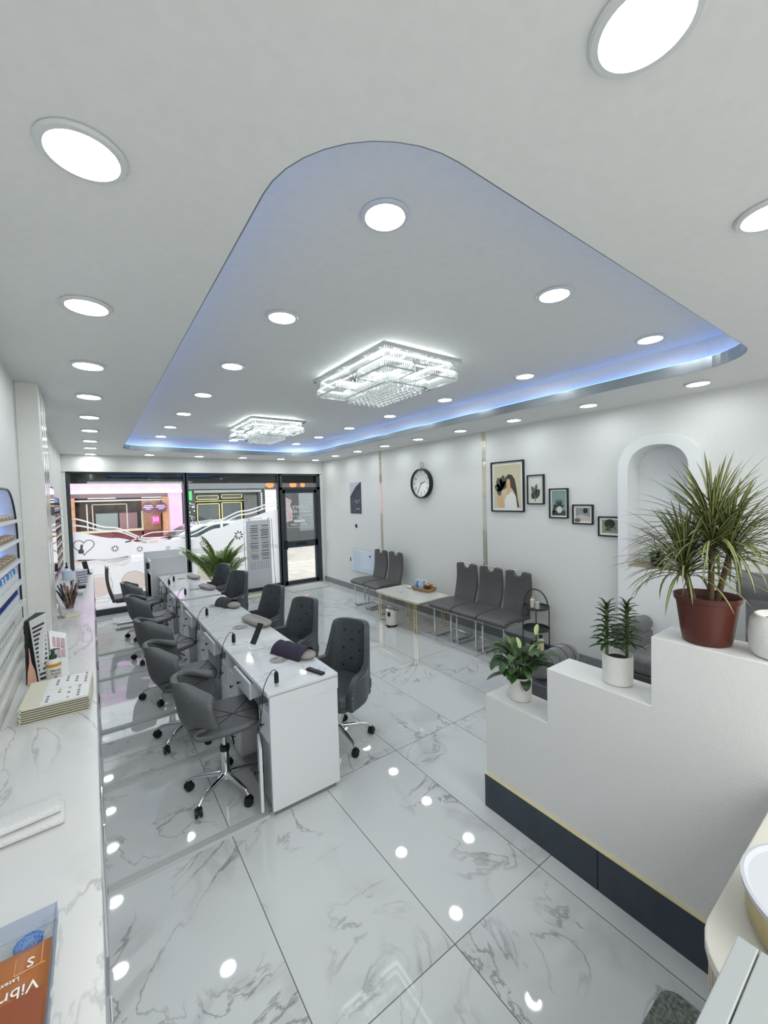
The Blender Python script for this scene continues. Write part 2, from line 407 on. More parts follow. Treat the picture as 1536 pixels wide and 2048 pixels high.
# ------------------------------------------------------------------ ceiling lights
DIFF = emis('lamp_diffuser', (246, 252, 255), LAMP)
def downlight(x, y, z, label, first=[None]):
    if first[0] is None:
        t = thing('ceiling_light', label, 'ceiling light', (x, y, z), 0, 'round recessed ceiling lights')
        obj('trim_ring', LA([(0.073, -0.001), (0.089, -0.001), (0.091, -0.005), (0.086, -0.011), (0.074, -0.012), (0.071, -0.006)], n=40, cap=False), mat('lamp_ring_white', (214, 216, 218), 0.35), t, True)
        obj('diffuser', LA([(0.0001, -0.0065), (0.0725, -0.0065)], n=40, cap=False), DIFF, t)
        first[0] = t; first.append(kids(t)); return
    dup(first[0], (x, y, z), label=label, ck=first[1])
for i, y in enumerate([1.195, 2.097, 2.985, 3.835, 4.727, 5.583, 6.5, 7.3, 8.2]):
    downlight(0.02, y, CZ, 'round ceiling light, %s from the camera in the row along left wall' % ord_(i))
for i, y in enumerate([0.32, 1.186, 2.057, 2.907, 3.726, 4.568, 5.40, 6.23, 7.06]):
    if i == 0: continue
    downlight(3.91, y, CZ, 'round ceiling light, %s from the camera in the row along right wall' % ord_(i - 1))
downlight(0.83, 0.33, CZ, 'large looking round ceiling light cut by the top edge of the photo')
downlight(1.70, 0.33, CZ, 'round ceiling light cut by the right edge of the photo')
for i, x in enumerate([0.836, 1.624, 2.407, 3.172, 3.948]):
    downlight(x, 8.0, CZ, 'round ceiling light before the shop window, %s from the left' % ['first', 'second', 'third', 'fourth', 'fifth'][i])
for i, y in enumerate([1.25, 2.26, 3.28, 4.3, 5.33, 6.35, 7.3]):
    downlight(0.935, y, C2, 'round light inside the ceiling recess, left side, %s from the camera' % ord_(i))
    downlight(3.21, y, C2, 'round light inside the ceiling recess, right side, %s from the camera' % ord_(i))
downlight(2.04, 1.25, C2, 'round light in middle of the near end of the ceiling recess')
downlight(2.05, 7.3, C2, 'round light in middle of the far end of the ceiling recess')

# ------------------------------------------------------------------ crystal chandeliers
CRY = mat('clear_crystal', (250, 252, 252), 0.08, 0.0, trans=0.75)
CLED = emis('chandelier_led', (244, 255, 252), 2.6)
def rr_ring(bm, x0, x1, y0, y1, r, z0, z1, wd):
    a = rrect(x0, x1, y0, y1, r, 4); b = rrect(x0 + wd, x1 - wd, y0 + wd, y1 - wd, max(r - wd, 0.005), 4); n = len(a)
    for A, Bq, za, zb in ((a, a, z0, z1), (b, b, z0, z1), (a, b, z0, z0), (a, b, z1, z1)):
        for i in range(n):
            j = (i + 1) % n
            bm.faces.new([bm.verts.new(q) for q in ((*A[i], za), (*A[j], za), (*Bq[j], zb), (*Bq[i], zb))])
def fringe(bm, x0, x1, y0, y1, r, z0, z1, step=0.018):
    p = rrect(x0, x1, y0, y1, r, 4) ; p.append(p[0]); acc = 0
    for (ax, ay), (bx, by) in zip(p, p[1:]):
        L = math.hypot(bx - ax, by - ay)
        while acc < L:
            t = acc / L if L else 0; x, y = ax + (bx - ax) * t, ay + (by - ay) * t
            tube(bm, [(x, y, z0), (x, y, z1)], 0.0065, 5); acc += step
        acc -= L
def chandelier(x, y, label):
    t = thing('crystal_chandelier', label, 'chandelier', (x, y, C2), 0, 'crystal ceiling chandeliers')
    obj('mounting_plate', B((-0.37, 0.37, -0.53, 0.53, -0.045, -0.014), (-0.26, 0.26, -0.42, 0.42, -0.014, 0)), CHROME, t, bev=0.003)
    bm = bmesh.new(); rr_ring(bm, -0.285, 0.285, -0.445, 0.445, 0.01, -0.0135, -0.0045, 0.012); obj('added_glow_ring', bm, emis('added_ceiling_glow', (244, 255, 252), 62), t)  # hidden emitter added above the plate to brighten the recess ceiling
    for n_, (x0, x1, y0, y1, z0, z1) in enumerate([(-0.33, 0.33, -0.49, 0.49, -0.10, -0.05), (-0.35, -0.07, -0.51, -0.14, -0.165, -0.115), (0.07, 0.35, 0.14, 0.51, -0.165, -0.115), (-0.35, -0.07, 0.14, 0.51, -0.165, -0.115), (0.07, 0.35, -0.51, -0.14, -0.165, -0.115), (-0.2, 0.2, -0.33, 0.33, -0.205, -0.15)]):
        bm = bmesh.new(); fringe(bm, x0, x1, y0, y1, 0.03, z0, z1); o = obj('crystal_fringe', bm, CRY, t, True); o['kind'] = 'stuff'
        bm = bmesh.new(); rr_ring(bm, x0 - 0.004, x1 + 0.004, y0 - 0.004, y1 + 0.004, 0.034, z0 - 0.006, z0 - 0.001, 0.02); obj('chrome_ring', bm, CHROME, t)
        bm = bmesh.new(); rr_ring(bm, x0 + 0.014, x1 - 0.014, y0 + 0.014, y1 - 0.014, 0.02, z1 - 0.002, z1 + 0.012, 0.012); obj('led_ring', bm, CLED, t)
    bm = bmesh.new()
    for i in range(-3, 4):
        for j in range(-5, 6):
            tube(bm, [(i * 0.05, j * 0.056, -0.22), (i * 0.05, j * 0.056, -0.06)], 0.006, 5)
    o = obj('crystal_rods', bm, CRY, t, True); o['kind'] = 'stuff'
    fb = None
    for i in range(-3, 4):
        for j in range(-5, 6):
            loc = (i * 0.05, j * 0.056, -0.235)
            if fb is None:
                bm = bmesh.new(); ball(bm, (0, 0, 0), 0.017, 10, 7); fb = obj('crystal_ball', bm, CRY, t, True); fb.location = loc
            else:
                c = fb.copy(); COL.objects.link(c); c.location = loc
    return t
chandelier(1.985, 2.74, 'rectangular tiered crystal ceiling chandelier, the nearer of the two')
chandelier(2.0, 5.55, 'rectangular tiered crystal ceiling chandelier, the farther one near the shop window')
# ------------------------------------------------------------------ shop front
GLASS = glassy('window_glass', (250, 253, 252), 0.06)
FILM = film('frosted_film', (246, 247, 247), 0.55)
PRINT = film('grey_print_on_film', (110, 112, 112), 0.4)
DARKG = mat('dark_glossy_panel', (20, 22, 25), 0.06)
def wcurve(pts, x):
    for (x0, z0), (x1, z1) in zip(pts, pts[1:]):
        if x <= x1:
            t = max(0, (x - x0) / (x1 - x0)); t = t * t * (3 - 2 * t); return z0 + (z1 - z0) * t
    return pts[-1][1]
def band(bm, x0, x1, f_top, f_bot, y, n=40):
    for i in range(n):
        a = x0 + (x1 - x0) * i / n; b = x0 + (x1 - x0) * (i + 1) / n
        bm.faces.new([bm.verts.new(q) for q in ((a, y, f_bot(a)), (b, y, f_bot(b)), (b, y, f_top(b)), (a, y, f_top(a)))])
def flower(bm, cx, cz, r, y, n=8):
    for i in range(n):
        a = 2 * PI * i / n + 0.2; d = (math.cos(a), math.sin(a)); p = (-d[1], d[0])
        pts = [(0.3, 0), (0.6, 0.17), (0.8, 0.13), (1.0, 0), (0.8, -0.13), (0.6, -0.17)]
        bm.faces.new([bm.verts.new((cx + r * (u * d[0] + v * p[0]), y, cz + r * (u * d[1] + v * p[1]))) for u, v in pts])
def annulus(bm, cx, cz, r0, r1, y, n=32, fx=1.0):
    for i in range(n):
        a, b = 2 * PI * i / n, 2 * PI * (i + 1) / n
        bm.faces.new([bm.verts.new((cx + fx * r * math.cos(t), y, cz + r * math.sin(t))) for r, t in ((r0, a), (r0, b), (r1, b), (r1, a))])
def window(nm, x0, x1, zb=0.10):
    t = bpy.data.objects.new(nm, None); COL.objects.link(t); struct(t)
    obj('window_frame', B((x0 - 0.03, x0 + 0.025, FY, FY + 0.1, 0, 2.44), (x1 - 0.025, x1 + 0.03, FY, FY + 0.1, 0, 2.44), (x0, x1, FY, FY + 0.1, 0, zb), (x0, x1, FY, FY + 0.1, 2.41, 2.44)), DFRAME, t, bev=0.003)
    obj('glass_pane', B((x0, x1, FY + 0.055, FY + 0.061, zb, 2.42)), GLASS, t)
    bm = B((x0, x1, FY + 0.085, FY + 0.1, 2.245, 2.42))
    for k in range(5): box(bm, x0, x1, FY + 0.08, FY + 0.086, 2.255 + k * 0.034, 2.282 + k * 0.034)
    obj('transom_panel', bm, DARKG, t)
    return t
W1 = window('window_1', -0.30, 1.44)
W2 = window('window_2', 1.47, 3.26)
yf = FY + 0.052
top1 = [(-0.31, 1.451), (0.297, 1.305), (0.80, 1.165), (1.45, 1.21)]; bot1 = [(-0.32, 0.985), (0.2, 0.953), (0.8, 0.99), (1.45, 0.99)]
low1 = [(-0.32, 0.86), (-0.02, 0.93), (0.28, 0.85), (0.65, 0.925), (1.0, 0.9), (1.45, 0.93)]
bm = bmesh.new()
band(bm, -0.29, 1.43, lambda x: wcurve(top1, x), lambda x: wcurve(bot1, x), yf)
band(bm, -0.29, 1.43, lambda x: wcurve(low1, x) - 0.05, lambda x: 0.10, yf)
for d in (0, -0.035): band(bm, -0.29, 1.43, lambda x: wcurve(low1, x) + d + 0.018, lambda x: wcurve(low1, x) + d - 0.003, yf)
for a, b, th in (([(-0.3, 1.67), (0.25, 1.49), (0.8, 1.26), (1.43, 1.24)], 0, 0.028), ([(-0.3, 1.56), (0.3, 1.42), (0.8, 1.22), (1.43, 1.27)], 0, 0.028), ([(0.45, 1.22), (0.9, 1.36), (1.43, 1.36)], 0, 0.02)):
    band(bm, a[0][0], 1.43, lambda x: wcurve(a, x) + th / 2, lambda x: wcurve(a, x) - th / 2, yf)
obj('frosted_film', bm, FILM, W1)
bm = bmesh.new(); yp = yf - 0.0015
for cx, cz, r in ((0.296, 1.12, 0.062), (0.664, 1.075, 0.055), (1.112, 1.049, 0.042)): flower(bm, cx, cz, r, yp)
# heart outline with a little bottle
hp = []
for i in range(41):
    t = 0.25 + (2 * PI - 0.5) * i / 40; hp.append((16 * math.sin(t) ** 3, 13 * math.cos(t) - 5 * math.cos(2 * t) - 2 * math.cos(3 * t) - math.cos(4 * t)))
for (a, b), (c, d) in zip(hp, hp[1:]):
    s = 0.0088; p = [(-0.135 + a * s, 1.195 + b * s), (-0.135 + c * s, 1.195 + d * s)]
    L_ = math.hypot(p[1][0] - p[0][0], p[1][1] - p[0][1]) or 1; nx, nz = -(p[1][1] - p[0][1]) / L_ * 0.006, (p[1][0] - p[0][0]) / L_ * 0.006
    bm.faces.new([bm.verts.new(q) for q in ((p[0][0] - nx, yp, p[0][1] - nz), (p[1][0] - nx, yp, p[1][1] - nz), (p[1][0] + nx, yp, p[1][1] + nz), (p[0][0] + nx, yp, p[0][1] + nz))])
flat(bm, rrect(-0.215, -0.14, 1.08, 1.15, 0.02), 'y', yp - 0.0005); flat(bm, [(-0.19, 1.15), (-0.155, 1.15), (-0.145, 1.23), (-0.18, 1.23)], 'y', yp - 0.0005)
obj('flower_and_heart_print', bm, PRINT, W1)
bm = bmesh.new()
for cx, cz, r in ((0.045, 0.50, 0.165), (0.55, 0.51, 0.19), (1.05, 0.50, 0.19)): flat(bm, circ(cx, cz, r, 36), 'y', yp)
obj('round_picture_print', bm, film('pale_pink_print', (252, 238, 230), 0.6), W1)
bm = bmesh.new()
for cx in (0.045, 0.55, 1.05):
    annulus(bm, cx, 0.51, 0.186, 0.19, yp - 0.001)
    pr = rrect(cx - 0.15, cx + 0.13, 0.22, 0.285, 0.03)
    for (a, b), (c, d) in zip(pr, pr[1:] + pr[:1]):
        if math.hypot(c - a, d - b) > 1e-6: tube(bm, [(a, yp - 0.001, b), (c, yp - 0.001, d)], 0.0018, 4)
obj('pill_outline_print', bm, PRINT, W1)
bm = bmesh.new()
top2 = [(1.45, 1.17), (2.0, 1.36), (2.5, 1.52), (3.25, 1.68)]
band(bm, 1.48, 3.25, lambda x: wcurve(top2, x), lambda x: 0.10, yf)
for d in (0.085, 0.155): band(bm, 1.48, 3.25, lambda x: wcurve(top2, x) + d + 0.017, lambda x: wcurve(top2, x) + d - 0.013, yf)
obj('frosted_film', bm, FILM, W2)
bm = bmesh.new(); flower(bm, 1.70, 1.089, 0.05, yp); flower(bm, 2.40, 1.19, 0.1, yp)
for k in range(3): band(bm, 1.48, 3.25, lambda x: 0.93 + 0.05 * math.sin(x * 5) - k * 0.03 + 0.003, lambda x: 0.93 + 0.05 * math.sin(x * 5) - k * 0.03 - 0.003, yp)
obj('flower_print', bm, PRINT, W2)
bm = bmesh.new(); flat(bm, circ(1.77, 0.53, 0.18, 36), 'y', yp)
obj('round_picture_print', bm, film('cream_print', (250, 246, 226), 0.6), W2)
# door with transom light
D = bpy.data.objects.new('door_1', None); COL.objects.link(D); struct(D)
obj('door_frame', B((3.26, 3.34, FY, FY + 0.1, 0, 2.44), (4.15, 4.235, FY, FY + 0.1, 0, 2.44), (3.26, 4.235, FY, FY + 0.1, 2.09, 2.15), (3.26, 4.235, FY, FY + 0.1, 2.40, 2.44)), DFRAME, D, bev=0.003)
bm = B((3.34, 4.15, FY + 0.085, FY + 0.1, 2.24, 2.41))
for k in range(4): box(bm, 3.34, 4.15, FY + 0.08, FY + 0.086, 2.25 + k * 0.036, 2.278 + k * 0.036)
obj('transom_panel', bm, DARKG, D)
dl = obj('door_leaf', B((3.335, 3.41, FY + 0.02, FY + 0.07, 0.02, 2.09), (4.085, 4.155, FY + 0.02, FY + 0.07, 0.02, 2.09), (3.34, 4.15, FY + 0.02, FY + 0.07, 2.02, 2.09), (3.34, 4.15, FY + 0.02, FY + 0.07, 0.83, 0.975), (3.34, 4.15, FY + 0.02, FY + 0.07, 0.02, 0.10)), DFRAME, D, bev=0.003)
obj('glass_pane', B((3.4, 4.09, FY + 0.044, FY + 0.05, 0.09, 2.03), (3.34, 4.15, FY + 0.05, FY + 0.055, 2.15, 2.25)), GLASS, D)
obj('letterbox', B((3.63, 3.87, FY + 0.008, FY + 0.022, 0.875, 0.935)), mat('dark_steel', (44, 48, 54), 0.3, 0.6), D, bev=0.004)
obj('lock_case', B((3.345, 3.42, FY - 0.01, FY + 0.022, 0.80, 1.0)), BLACK, D, bev=0.004)
obj('threshold', B((3.3, 4.2, FY - 0.03, FY + 0.09, 0, 0.022)), mat('threshold_steel', (170, 172, 174), 0.3, 0.9), D, bev=0.003)
WT = mat('white_vinyl_letters', (244, 244, 244), 0.6)
def mirrored(s, size, x, z, m=WT, p=D, nm='vinyl_lettering'):
    # applied on the outside: reads backwards from in here
    return text(s, size, m, p, Matrix.Translation((x, FY + 0.04, z)) @ Matrix(((-1, 0, 0, 0), (0, 0, 1, 0), (0, 1, 0, 0), (0, 0, 0, 1))), nm)
mirrored('Luxury', 0.13, 3.75, 1.725); mirrored('NAILS & BEAU', 0.082, 3.74, 1.615); mirrored('OPEN', 0.045, 3.73, 1.47); mirrored('10AM - 7:00PM', 0.062, 3.72, 1.325)
obj('vinyl_panel', B((3.60, 3.86, FY + 0.040, FY + 0.0405, 1.375, 1.435)), WT, D)
bm = bmesh.new()
for a, b in (((3.45, 1.27), (4.02, 1.27)), ((4.02, 1.27), (4.02, 1.51)), ((4.02, 1.51), (3.45, 1.51)), ((3.45, 1.51), (3.45, 1.27))):
    tube(bm, [(a[0], FY + 0.0405, a[1]), (b[0], FY + 0.0405, b[1])], 0.003, 4)
obj('vinyl_outline', bm, WT, D)
bm = bmesh.new(); flat(bm, [(3.42, 1.40), (3.57, 1.42), (3.56, 1.66), (3.52, 1.76), (3.56, 1.86), (3.42, 1.93)], 'y', FY + 0.04)
obj('picture_sticker', bm, noisy('pink_white_sticker', (250, 244, 244), (238, 196, 206), 9, 0.6), D)
tag(obj('door_mat', B((3.22, 4.1, 7.76, 8.32, 0, 0.012)), noisy('pale_mat', (196, 196, 190), (176, 176, 172), 90, 0.95, 0.4), bev=0.004), 'pale grey doormat on the floor just inside the glass door', 'doormat')
tag(obj('floor_mat', B((2.35, 2.86, 7.85, 8.1, 0, 0.02)), noisy('cream_mat', (222, 220, 190), (200, 200, 170), 70, 0.95, 0.4), bev=0.005), 'small cream mat on the floor under the middle shop window', 'mat')
tag(obj('plastic_floor_mat', B((0.19, 0.95, 7.7, 8.1, 0, 0.01)), mat('clear_grey_mat', (206, 212, 212), 0.2), bev=0.003), 'flat glossy pale mat on the floor by the left shop window', 'mat')

# ------------------------------------------------------------------ price poster stand
t = thing('poster_stand', 'tall grey poster in a thin metal stand leaning by the shop window', 'poster stand', (2.76, 8.22, 0), 0)
bm = bmesh.new()
tube(bm, [(-0.29, 0.02, 0.005), (-0.31, 0.05, 0.8), (-0.30, 0.06, 1.48), (-0.27, 0.062, 1.515), (0.24, 0.062, 1.515), (0.27, 0.06, 1.48), (0.28, 0.05, 0.8), (0.30, 0.02, 0.005)], 0.008, 8)
tube(bm, [(-0.3, -0.09, 0.006), (-0.29, 0.02, 0.01), (-0.3, 0.1, 0.006)], 0.008, 6); tube(bm, [(0.3, -0.09, 0.006), (0.3, 0.02, 0.01), (0.3, 0.1, 0.006)], 0.008, 6)
obj('stand_frame', bm, CHROME, t, True)
obj('poster', B((-0.265, 0.235, 0.045, 0.05, 0.1, 1.48)), film('poster_grey', (222, 223, 226), 0.5), t)
bm = bmesh.new(); bm2 = bmesh.new(); rnd = random.Random(3)
z = 1.36
while z > 0.66:
    for x0 in (-0.20, 0.02):
        k = rnd.uniform(0.6, 1.0); flat(bm if rnd.random() < 0.75 else bm2, [(x0 + (1 - k) * 0.1, z), (x0 + 0.17, z), (x0 + 0.17, z + 0.016), (x0 + (1 - k) * 0.1, z + 0.016)], 'y', 0.0435)
    z -= 0.037 if int(z * 100) % 2 else 0.05
for zz in (0.50, 0.54, 0.58, 0.62):
    for k in range(9): flat(bm, circ(-0.19 + k * 0.045, zz, 0.009, 8), 'y', 0.0435)
obj('nail_pictures', bm, mat('poster_dark_print', (72, 70, 70), 0.5), t); obj('nail_pictures', bm2, mat('poster_beige_print', (170, 166, 148), 0.5), t)
bm = bmesh.new()
for x in (-0.21, 0.18): box(bm, x, x + 0.02, 0.04, 0.065, 1.46, 1.52)
obj('clips', bm, CHROME, t)

# ------------------------------------------------------------------ the street
struct(obj('ground', B((-20, 30, FY + 0.12, 40, -0.2, -0.05)), noisy('street_paving', (186, 176, 166), (170, 162, 154), 3, 0.9)))
struct(obj('trim_5', B((-20, 30, 11.4, 11.55, -0.05, -0.02)), mat('kerb_stone', (208, 206, 200), 0.8)))
struct(obj('ground_far', B((-20, 30, 15.2, 17, -0.06, 0.0)), noisy('grey_paving', (150, 150, 148), (168, 168, 164), 6, 0.9)))
FYD = 17.0
PINK = noisy('pink_render', (220, 168, 216), (226, 180, 222), 5, 0.6)
t = thing('pink_shop', 'pink fronted shop across the street behind the left window', 'building', (1.0, FYD, 0))
def pb(nm, m, *bx, par=None, **k): return obj(nm, B(*[(a - 1.0, b - 1.0, c - FYD, d - FYD, e, f) for a, b, c, d, e, f in bx]), m, par or t, **k)
pb('wall', PINK, (-6.0, -0.6, 17, 20, 0, 5.5), (2.33, 2.78, 17, 20, 0, 5.5), (-6, 2.78, 17.9, 20, 2.2, 5.5), (-6, 2.78, 19, 20, 0, 3))
pb('fascia', PINK, (-1.2, 2.78, 16.9, 17.4, 2.36, 3.1))
pb('lit_blind_box', emis('white_sign_light', (255, 255, 250), 1.15), (-1.2, 2.78, 16.85, 17.3, 2.25, 2.345))
ORB = noisy('orange_brick', (176, 122, 88), (196, 144, 108), 6, 0.8)
pb('brick_pier', ORB, (-0.6, -0.46, 16.98, 17.2, 0, 2.1)); pb('brick_pier', ORB, (2.12, 2.33, 16.98, 17.2, 0, 2.1)); pb('brick_pier', ORB, (1.50, 2.12, 17.5, 17.6, 0, 2.0))
pb('interior_back', noisy('cluttered_dim_interior', (60, 48, 46), (120, 90, 84), 2.5, 0.7), (-0.6, 2.33, 18.4, 18.5, 0, 2.25))
pb('interior_ceiling', mat('dusky_mauve', (130, 104, 120), 0.7), (-0.6, 2.33, 17.2, 18.5, 2.1, 2.25))
pb('ceiling_tube_light', emis('tube_lamp', (255, 250, 240), 2), (-0.1, 0.7, 17.3, 17.4, 2.08, 2.11)); pb('ceiling_tube_light', emis('tube_lamp', (255, 250, 240), 2), (1.5, 2.15, 17.3, 17.4, 2.08, 2.11))
pb('awning_bar', mat('pale_bar', (196, 190, 184), 0.5), (-0.5, 2.15, 17.02, 17.1, 1.98, 2.03))
CRM = mat('cream_frame', (200, 182, 160), 0.5)
pb('shop_window_frame', CRM, (-0.16, -0.12, 17.2, 17.25, 1.0, 1.9), (0.0, 1.02, 17.2, 17.25, 1.86, 1.89), (0.0, 0.03, 17.2, 17.25, 1.0, 1.88), (1.0, 1.03, 17.2, 17.25, 1.0, 1.88), (1.45, 1.5, 17.2, 17.25, 0.3, 1.6), (-0.46, 1.5, 17.15, 17.3, 0.9, 0.98))
pb('stall_riser', mat('dark_red_panel', (110, 46, 50), 0.6), (-0.46, 2.12, 17.2, 17.3, 0, 0.9))
pb('display_case', mat('steel_case', (150, 158, 158), 0.3, 0.5), (0.1, 0.75, 17.6, 18.2, 0.9, 1.55)); pb('display_case', mat('mauve_case', (150, 110, 116), 0.5), (0.8, 1.35, 17.6, 18.2, 0.9, 1.55))
bm = bmesh.new()
for cx in (1.65, 2.05): prism(bm, [(a - 1.0, b) for a, b in circ(cx, 1.72, 0.2, 28)], 'y', -0.14, -0.1)
obj('round_purple_sign', bm, mat('purple_sign', (96, 50, 88), 0.5), t)
bm = bmesh.new()
for cx in (1.65, 2.05):
    for k, w_ in ((0.06, 0.13), (0.0, 0.16), (-0.06, 0.08)): box(bm, cx - 1 - w_, cx - 1 + w_, -0.146, -0.14, 1.715 + k, 1.74 + k)
obj('sign_writing', bm, mat('sign_white', (236, 220, 232), 0.6), t)
pb('discount_sign', mat('magenta_sign', (200, 60, 150), 0.5), (1.74, 2.0, 16.9, 16.92, 1.14, 1.42))
text('50', 0.2, mat('sign_white', (236, 220, 232), 0.6), t, Matrix.Translation((0.87, -0.105, 1.28)) @ Matrix.Rotation(PI / 2, 4, 'X'))
t = thing('dark_shop', 'black fronted shop with gold lined panes across the street', 'building', (4.4, FYD, 0))
def db(nm, m, *bx, **k): return obj(nm, B(*[(a - 4.4, b - 4.4, c - FYD, d - FYD, e, f) for a, b, c, d, e, f in bx]), m, t, **k)
BLK = mat('black_shopfront', (36, 40, 40), 0.4)
db('wall', BLK, (2.80, 3.25, 17, 20, 0, 5.5), (2.80, 5.95, 17.2, 20, 1.98, 5.5), (5.7, 5.95, 17, 20, 0, 5.5), (3.2, 5.7, 17.5, 17.6, 0, 2.2))
db('fascia', mat('grey_fascia', (104, 106, 108), 0.5), (2.80, 5.96, 16.85, 17.2, 2.36, 2.62))
db('awning_box', mat('light_grey_box', (140, 142, 142), 0.5), (3.2, 5.8, 16.9, 17.2, 2.22, 2.32))
PG = mat('reflective_pane', (58, 64, 64), 0.04, 0.2)
GL = mat('gold_line', (220, 206, 130), 0.5)
for a, b, c, d in ((3.3, 4.15, 0.3, 1.80), (4.22, 5.02, 0.3, 1.83), (3.3, 4.12, 1.95, 2.12), (4.22, 5.05, 1.98, 2.15)):
    p = db('pane', PG, (a, b, 17.1, 17.12, c, d))
    db('gold_trim', GL, (a, b, 17.05, 17.1, c, c + 0.025), (a, b, 17.05, 17.1, d - 0.025, d), (a, a + 0.03, 17.05, 17.1, c, d), (b - 0.03, b, 17.05, 17.1, c, d))
db('gold_rail', GL, (3.2, 5.1, 17.04, 17.1, 1.88, 1.905))
db('side_pane', mat('dim_pane', (74, 72, 70), 0.15), (5.12, 5.68, 17.1, 17.12, 0.3, 2.1))
db('green_sign', emis('green_sign_glow', (110, 220, 140), 0.8), (2.98, 3.12, 16.9, 16.95, 1.94, 2.3))
bm = bmesh.new(); rnd = random.Random(5)
for k in range(16):
    x = rnd.uniform(3.0, 3.18); z = rnd.uniform(1.1, 1.85); s = rnd.uniform(0.02, 0.045); box(bm, x - 4.4, x - 4.4 + s, -0.01, 0, z, z + s * 1.6)
for k in range(8):
    z = 1.5 + k * 0.09; box(bm, 5.80 - 4.4, 5.86 - 4.4, -0.01, 0, z, z + 0.06)
obj('white_lettering', bm, mat('sign_white2', (230, 230, 226), 0.6), t)
t = thing('white_house_front', 'white rendered house front right of the black shop across the street', 'building', (6.6, FYD, 0))
obj('wall', B((-0.62, 0.1, -0.02, 2, 0, 2.30), (-0.62, 0.1, 0.2, 2, 2.3, 5.5)), mat('white_render', (236, 236, 230), 0.7), t)
obj('cornice', B((-0.62, 0.1, -0.1, 0, 2.02, 2.06)), mat('white_render', (236, 236, 230), 0.7), t)
t = thing('orange_sign_board', 'orange and dark shop sign board high across the street', 'sign', (6.9, FYD - 0.12, 2.48))
obj('board', B((-0.9, 3.2, 0, 0.1, -0.14, 0.2)), mat('dark_signboard', (60, 52, 50), 0.5), t)
bm = bmesh.new()
for x, w_ in ((-0.75, 0.35), (0.3, 0.3), (0.75, 0.2)): prism(bm, circ(x, 0.02, w_ * 0.55, 14, 0.12), 'y', -0.02, 0)
obj('orange_shapes', bm, mat('orange_paint', (226, 130, 60), 0.5), t)
t = thing('shuttered_shop', 'shop with closed grey roller shutter seen through the glass door', 'building', (9.0, FYD, 0))
obj('wall', B((-2.29, -1.5, 0, 2, 0, 5.5), (-1.65, 8, 0.2, 2, 2.3, 5.5), (-1.5, 8, -0.02, 0.3, 0, 0.45), (4.5, 8, 0, 2, 0, 5.5)), mat('dark_wall', (62, 62, 62), 0.6), t)
bm = bmesh.new()
for k in range(26): box(bm, -1.5, 4.5, 0.02 if k % 2 else 0.035, 0.06, 0.45 + k * 0.072, 0.45 + k * 0.072 + 0.07)
obj('roller_shutter', bm, mat('galvanised_slats', (112, 116, 118), 0.45, 0.2), t)
# white parked car
t = thing('parked_car', 'white car parked on the street behind the left window', 'car', (2.9, 13.2, -0.05))
body = [(-2.1, 0.25), (-2.12, 0.6), (-2.0, 0.78), (-1.2, 0.92), (-0.55, 1.28), (0.2, 1.36), (1.0, 1.32), (1.75, 0.98), (2.1, 0.85), (2.15, 0.35), (2.05, 0.22)]
CARW = mat('white_car_paint', (226, 232, 232), 0.15, coat=0.8)
bm = bmesh.new(); prism(bm, body, 'y', -0.82, 0.82); obj('body', bm, CARW, t, bev=0.05, seg=3)
CG = mat('car_glass', (60, 72, 74), 0.05)
bm = bmesh.new()
for s in (-0.828, 0.828):
    for pl in ([(-0.95, 0.95), (-0.45, 1.22), (0.1, 1.28), (0.1, 0.95)], [(0.18, 0.95), (0.18, 1.28), (0.9, 1.24), (1.35, 0.98)]): prism(bm, pl, 'y', s - 0.004, s + 0.004)
obj('side_windows', bm, CG, t)
bm = bmesh.new(); prism(bm, [(-1.22, 0.925), (-0.6, 1.26), (-0.57, 1.25), (-1.19, 0.915)], 'y', -0.7, 0.7); obj('windscreen', bm, CG, t)
for x in (-1.35, 1.35):
    for s in (-1, 1):
        bm = bmesh.new(); lathe(bm, [(0.2, -0.1), (0.31, -0.09), (0.32, 0), (0.31, 0.09), (0.2, 0.1)], n=20); bm.transform(Matrix.Rotation(PI / 2, 4, 'X'))
        wh = obj('wheel', bm, mat('tyre_rubber', (24, 24, 25), 0.7), t, True); wh.location = (x, s * 0.76, 0.32)
        bm = bmesh.new(); lathe(bm, [(0.0001, -0.105), (0.2, -0.1)], n=20); lathe(bm, [(0.0001, 0.105), (0.2, 0.1)], n=20); bm.transform(Matrix.Rotation(PI / 2, 4, 'X')); obj('hub_cap', bm, mat('alloy', (170, 172, 174), 0.3, 0.8), wh)
bm = B((-2.13, -2.05, -0.7, -0.4, 0.55, 0.7), (-2.13, -2.05, 0.4, 0.7, 0.55, 0.7)); obj('head_lights', bm, mat('lamp_glass', (240, 240, 236), 0.1), t)
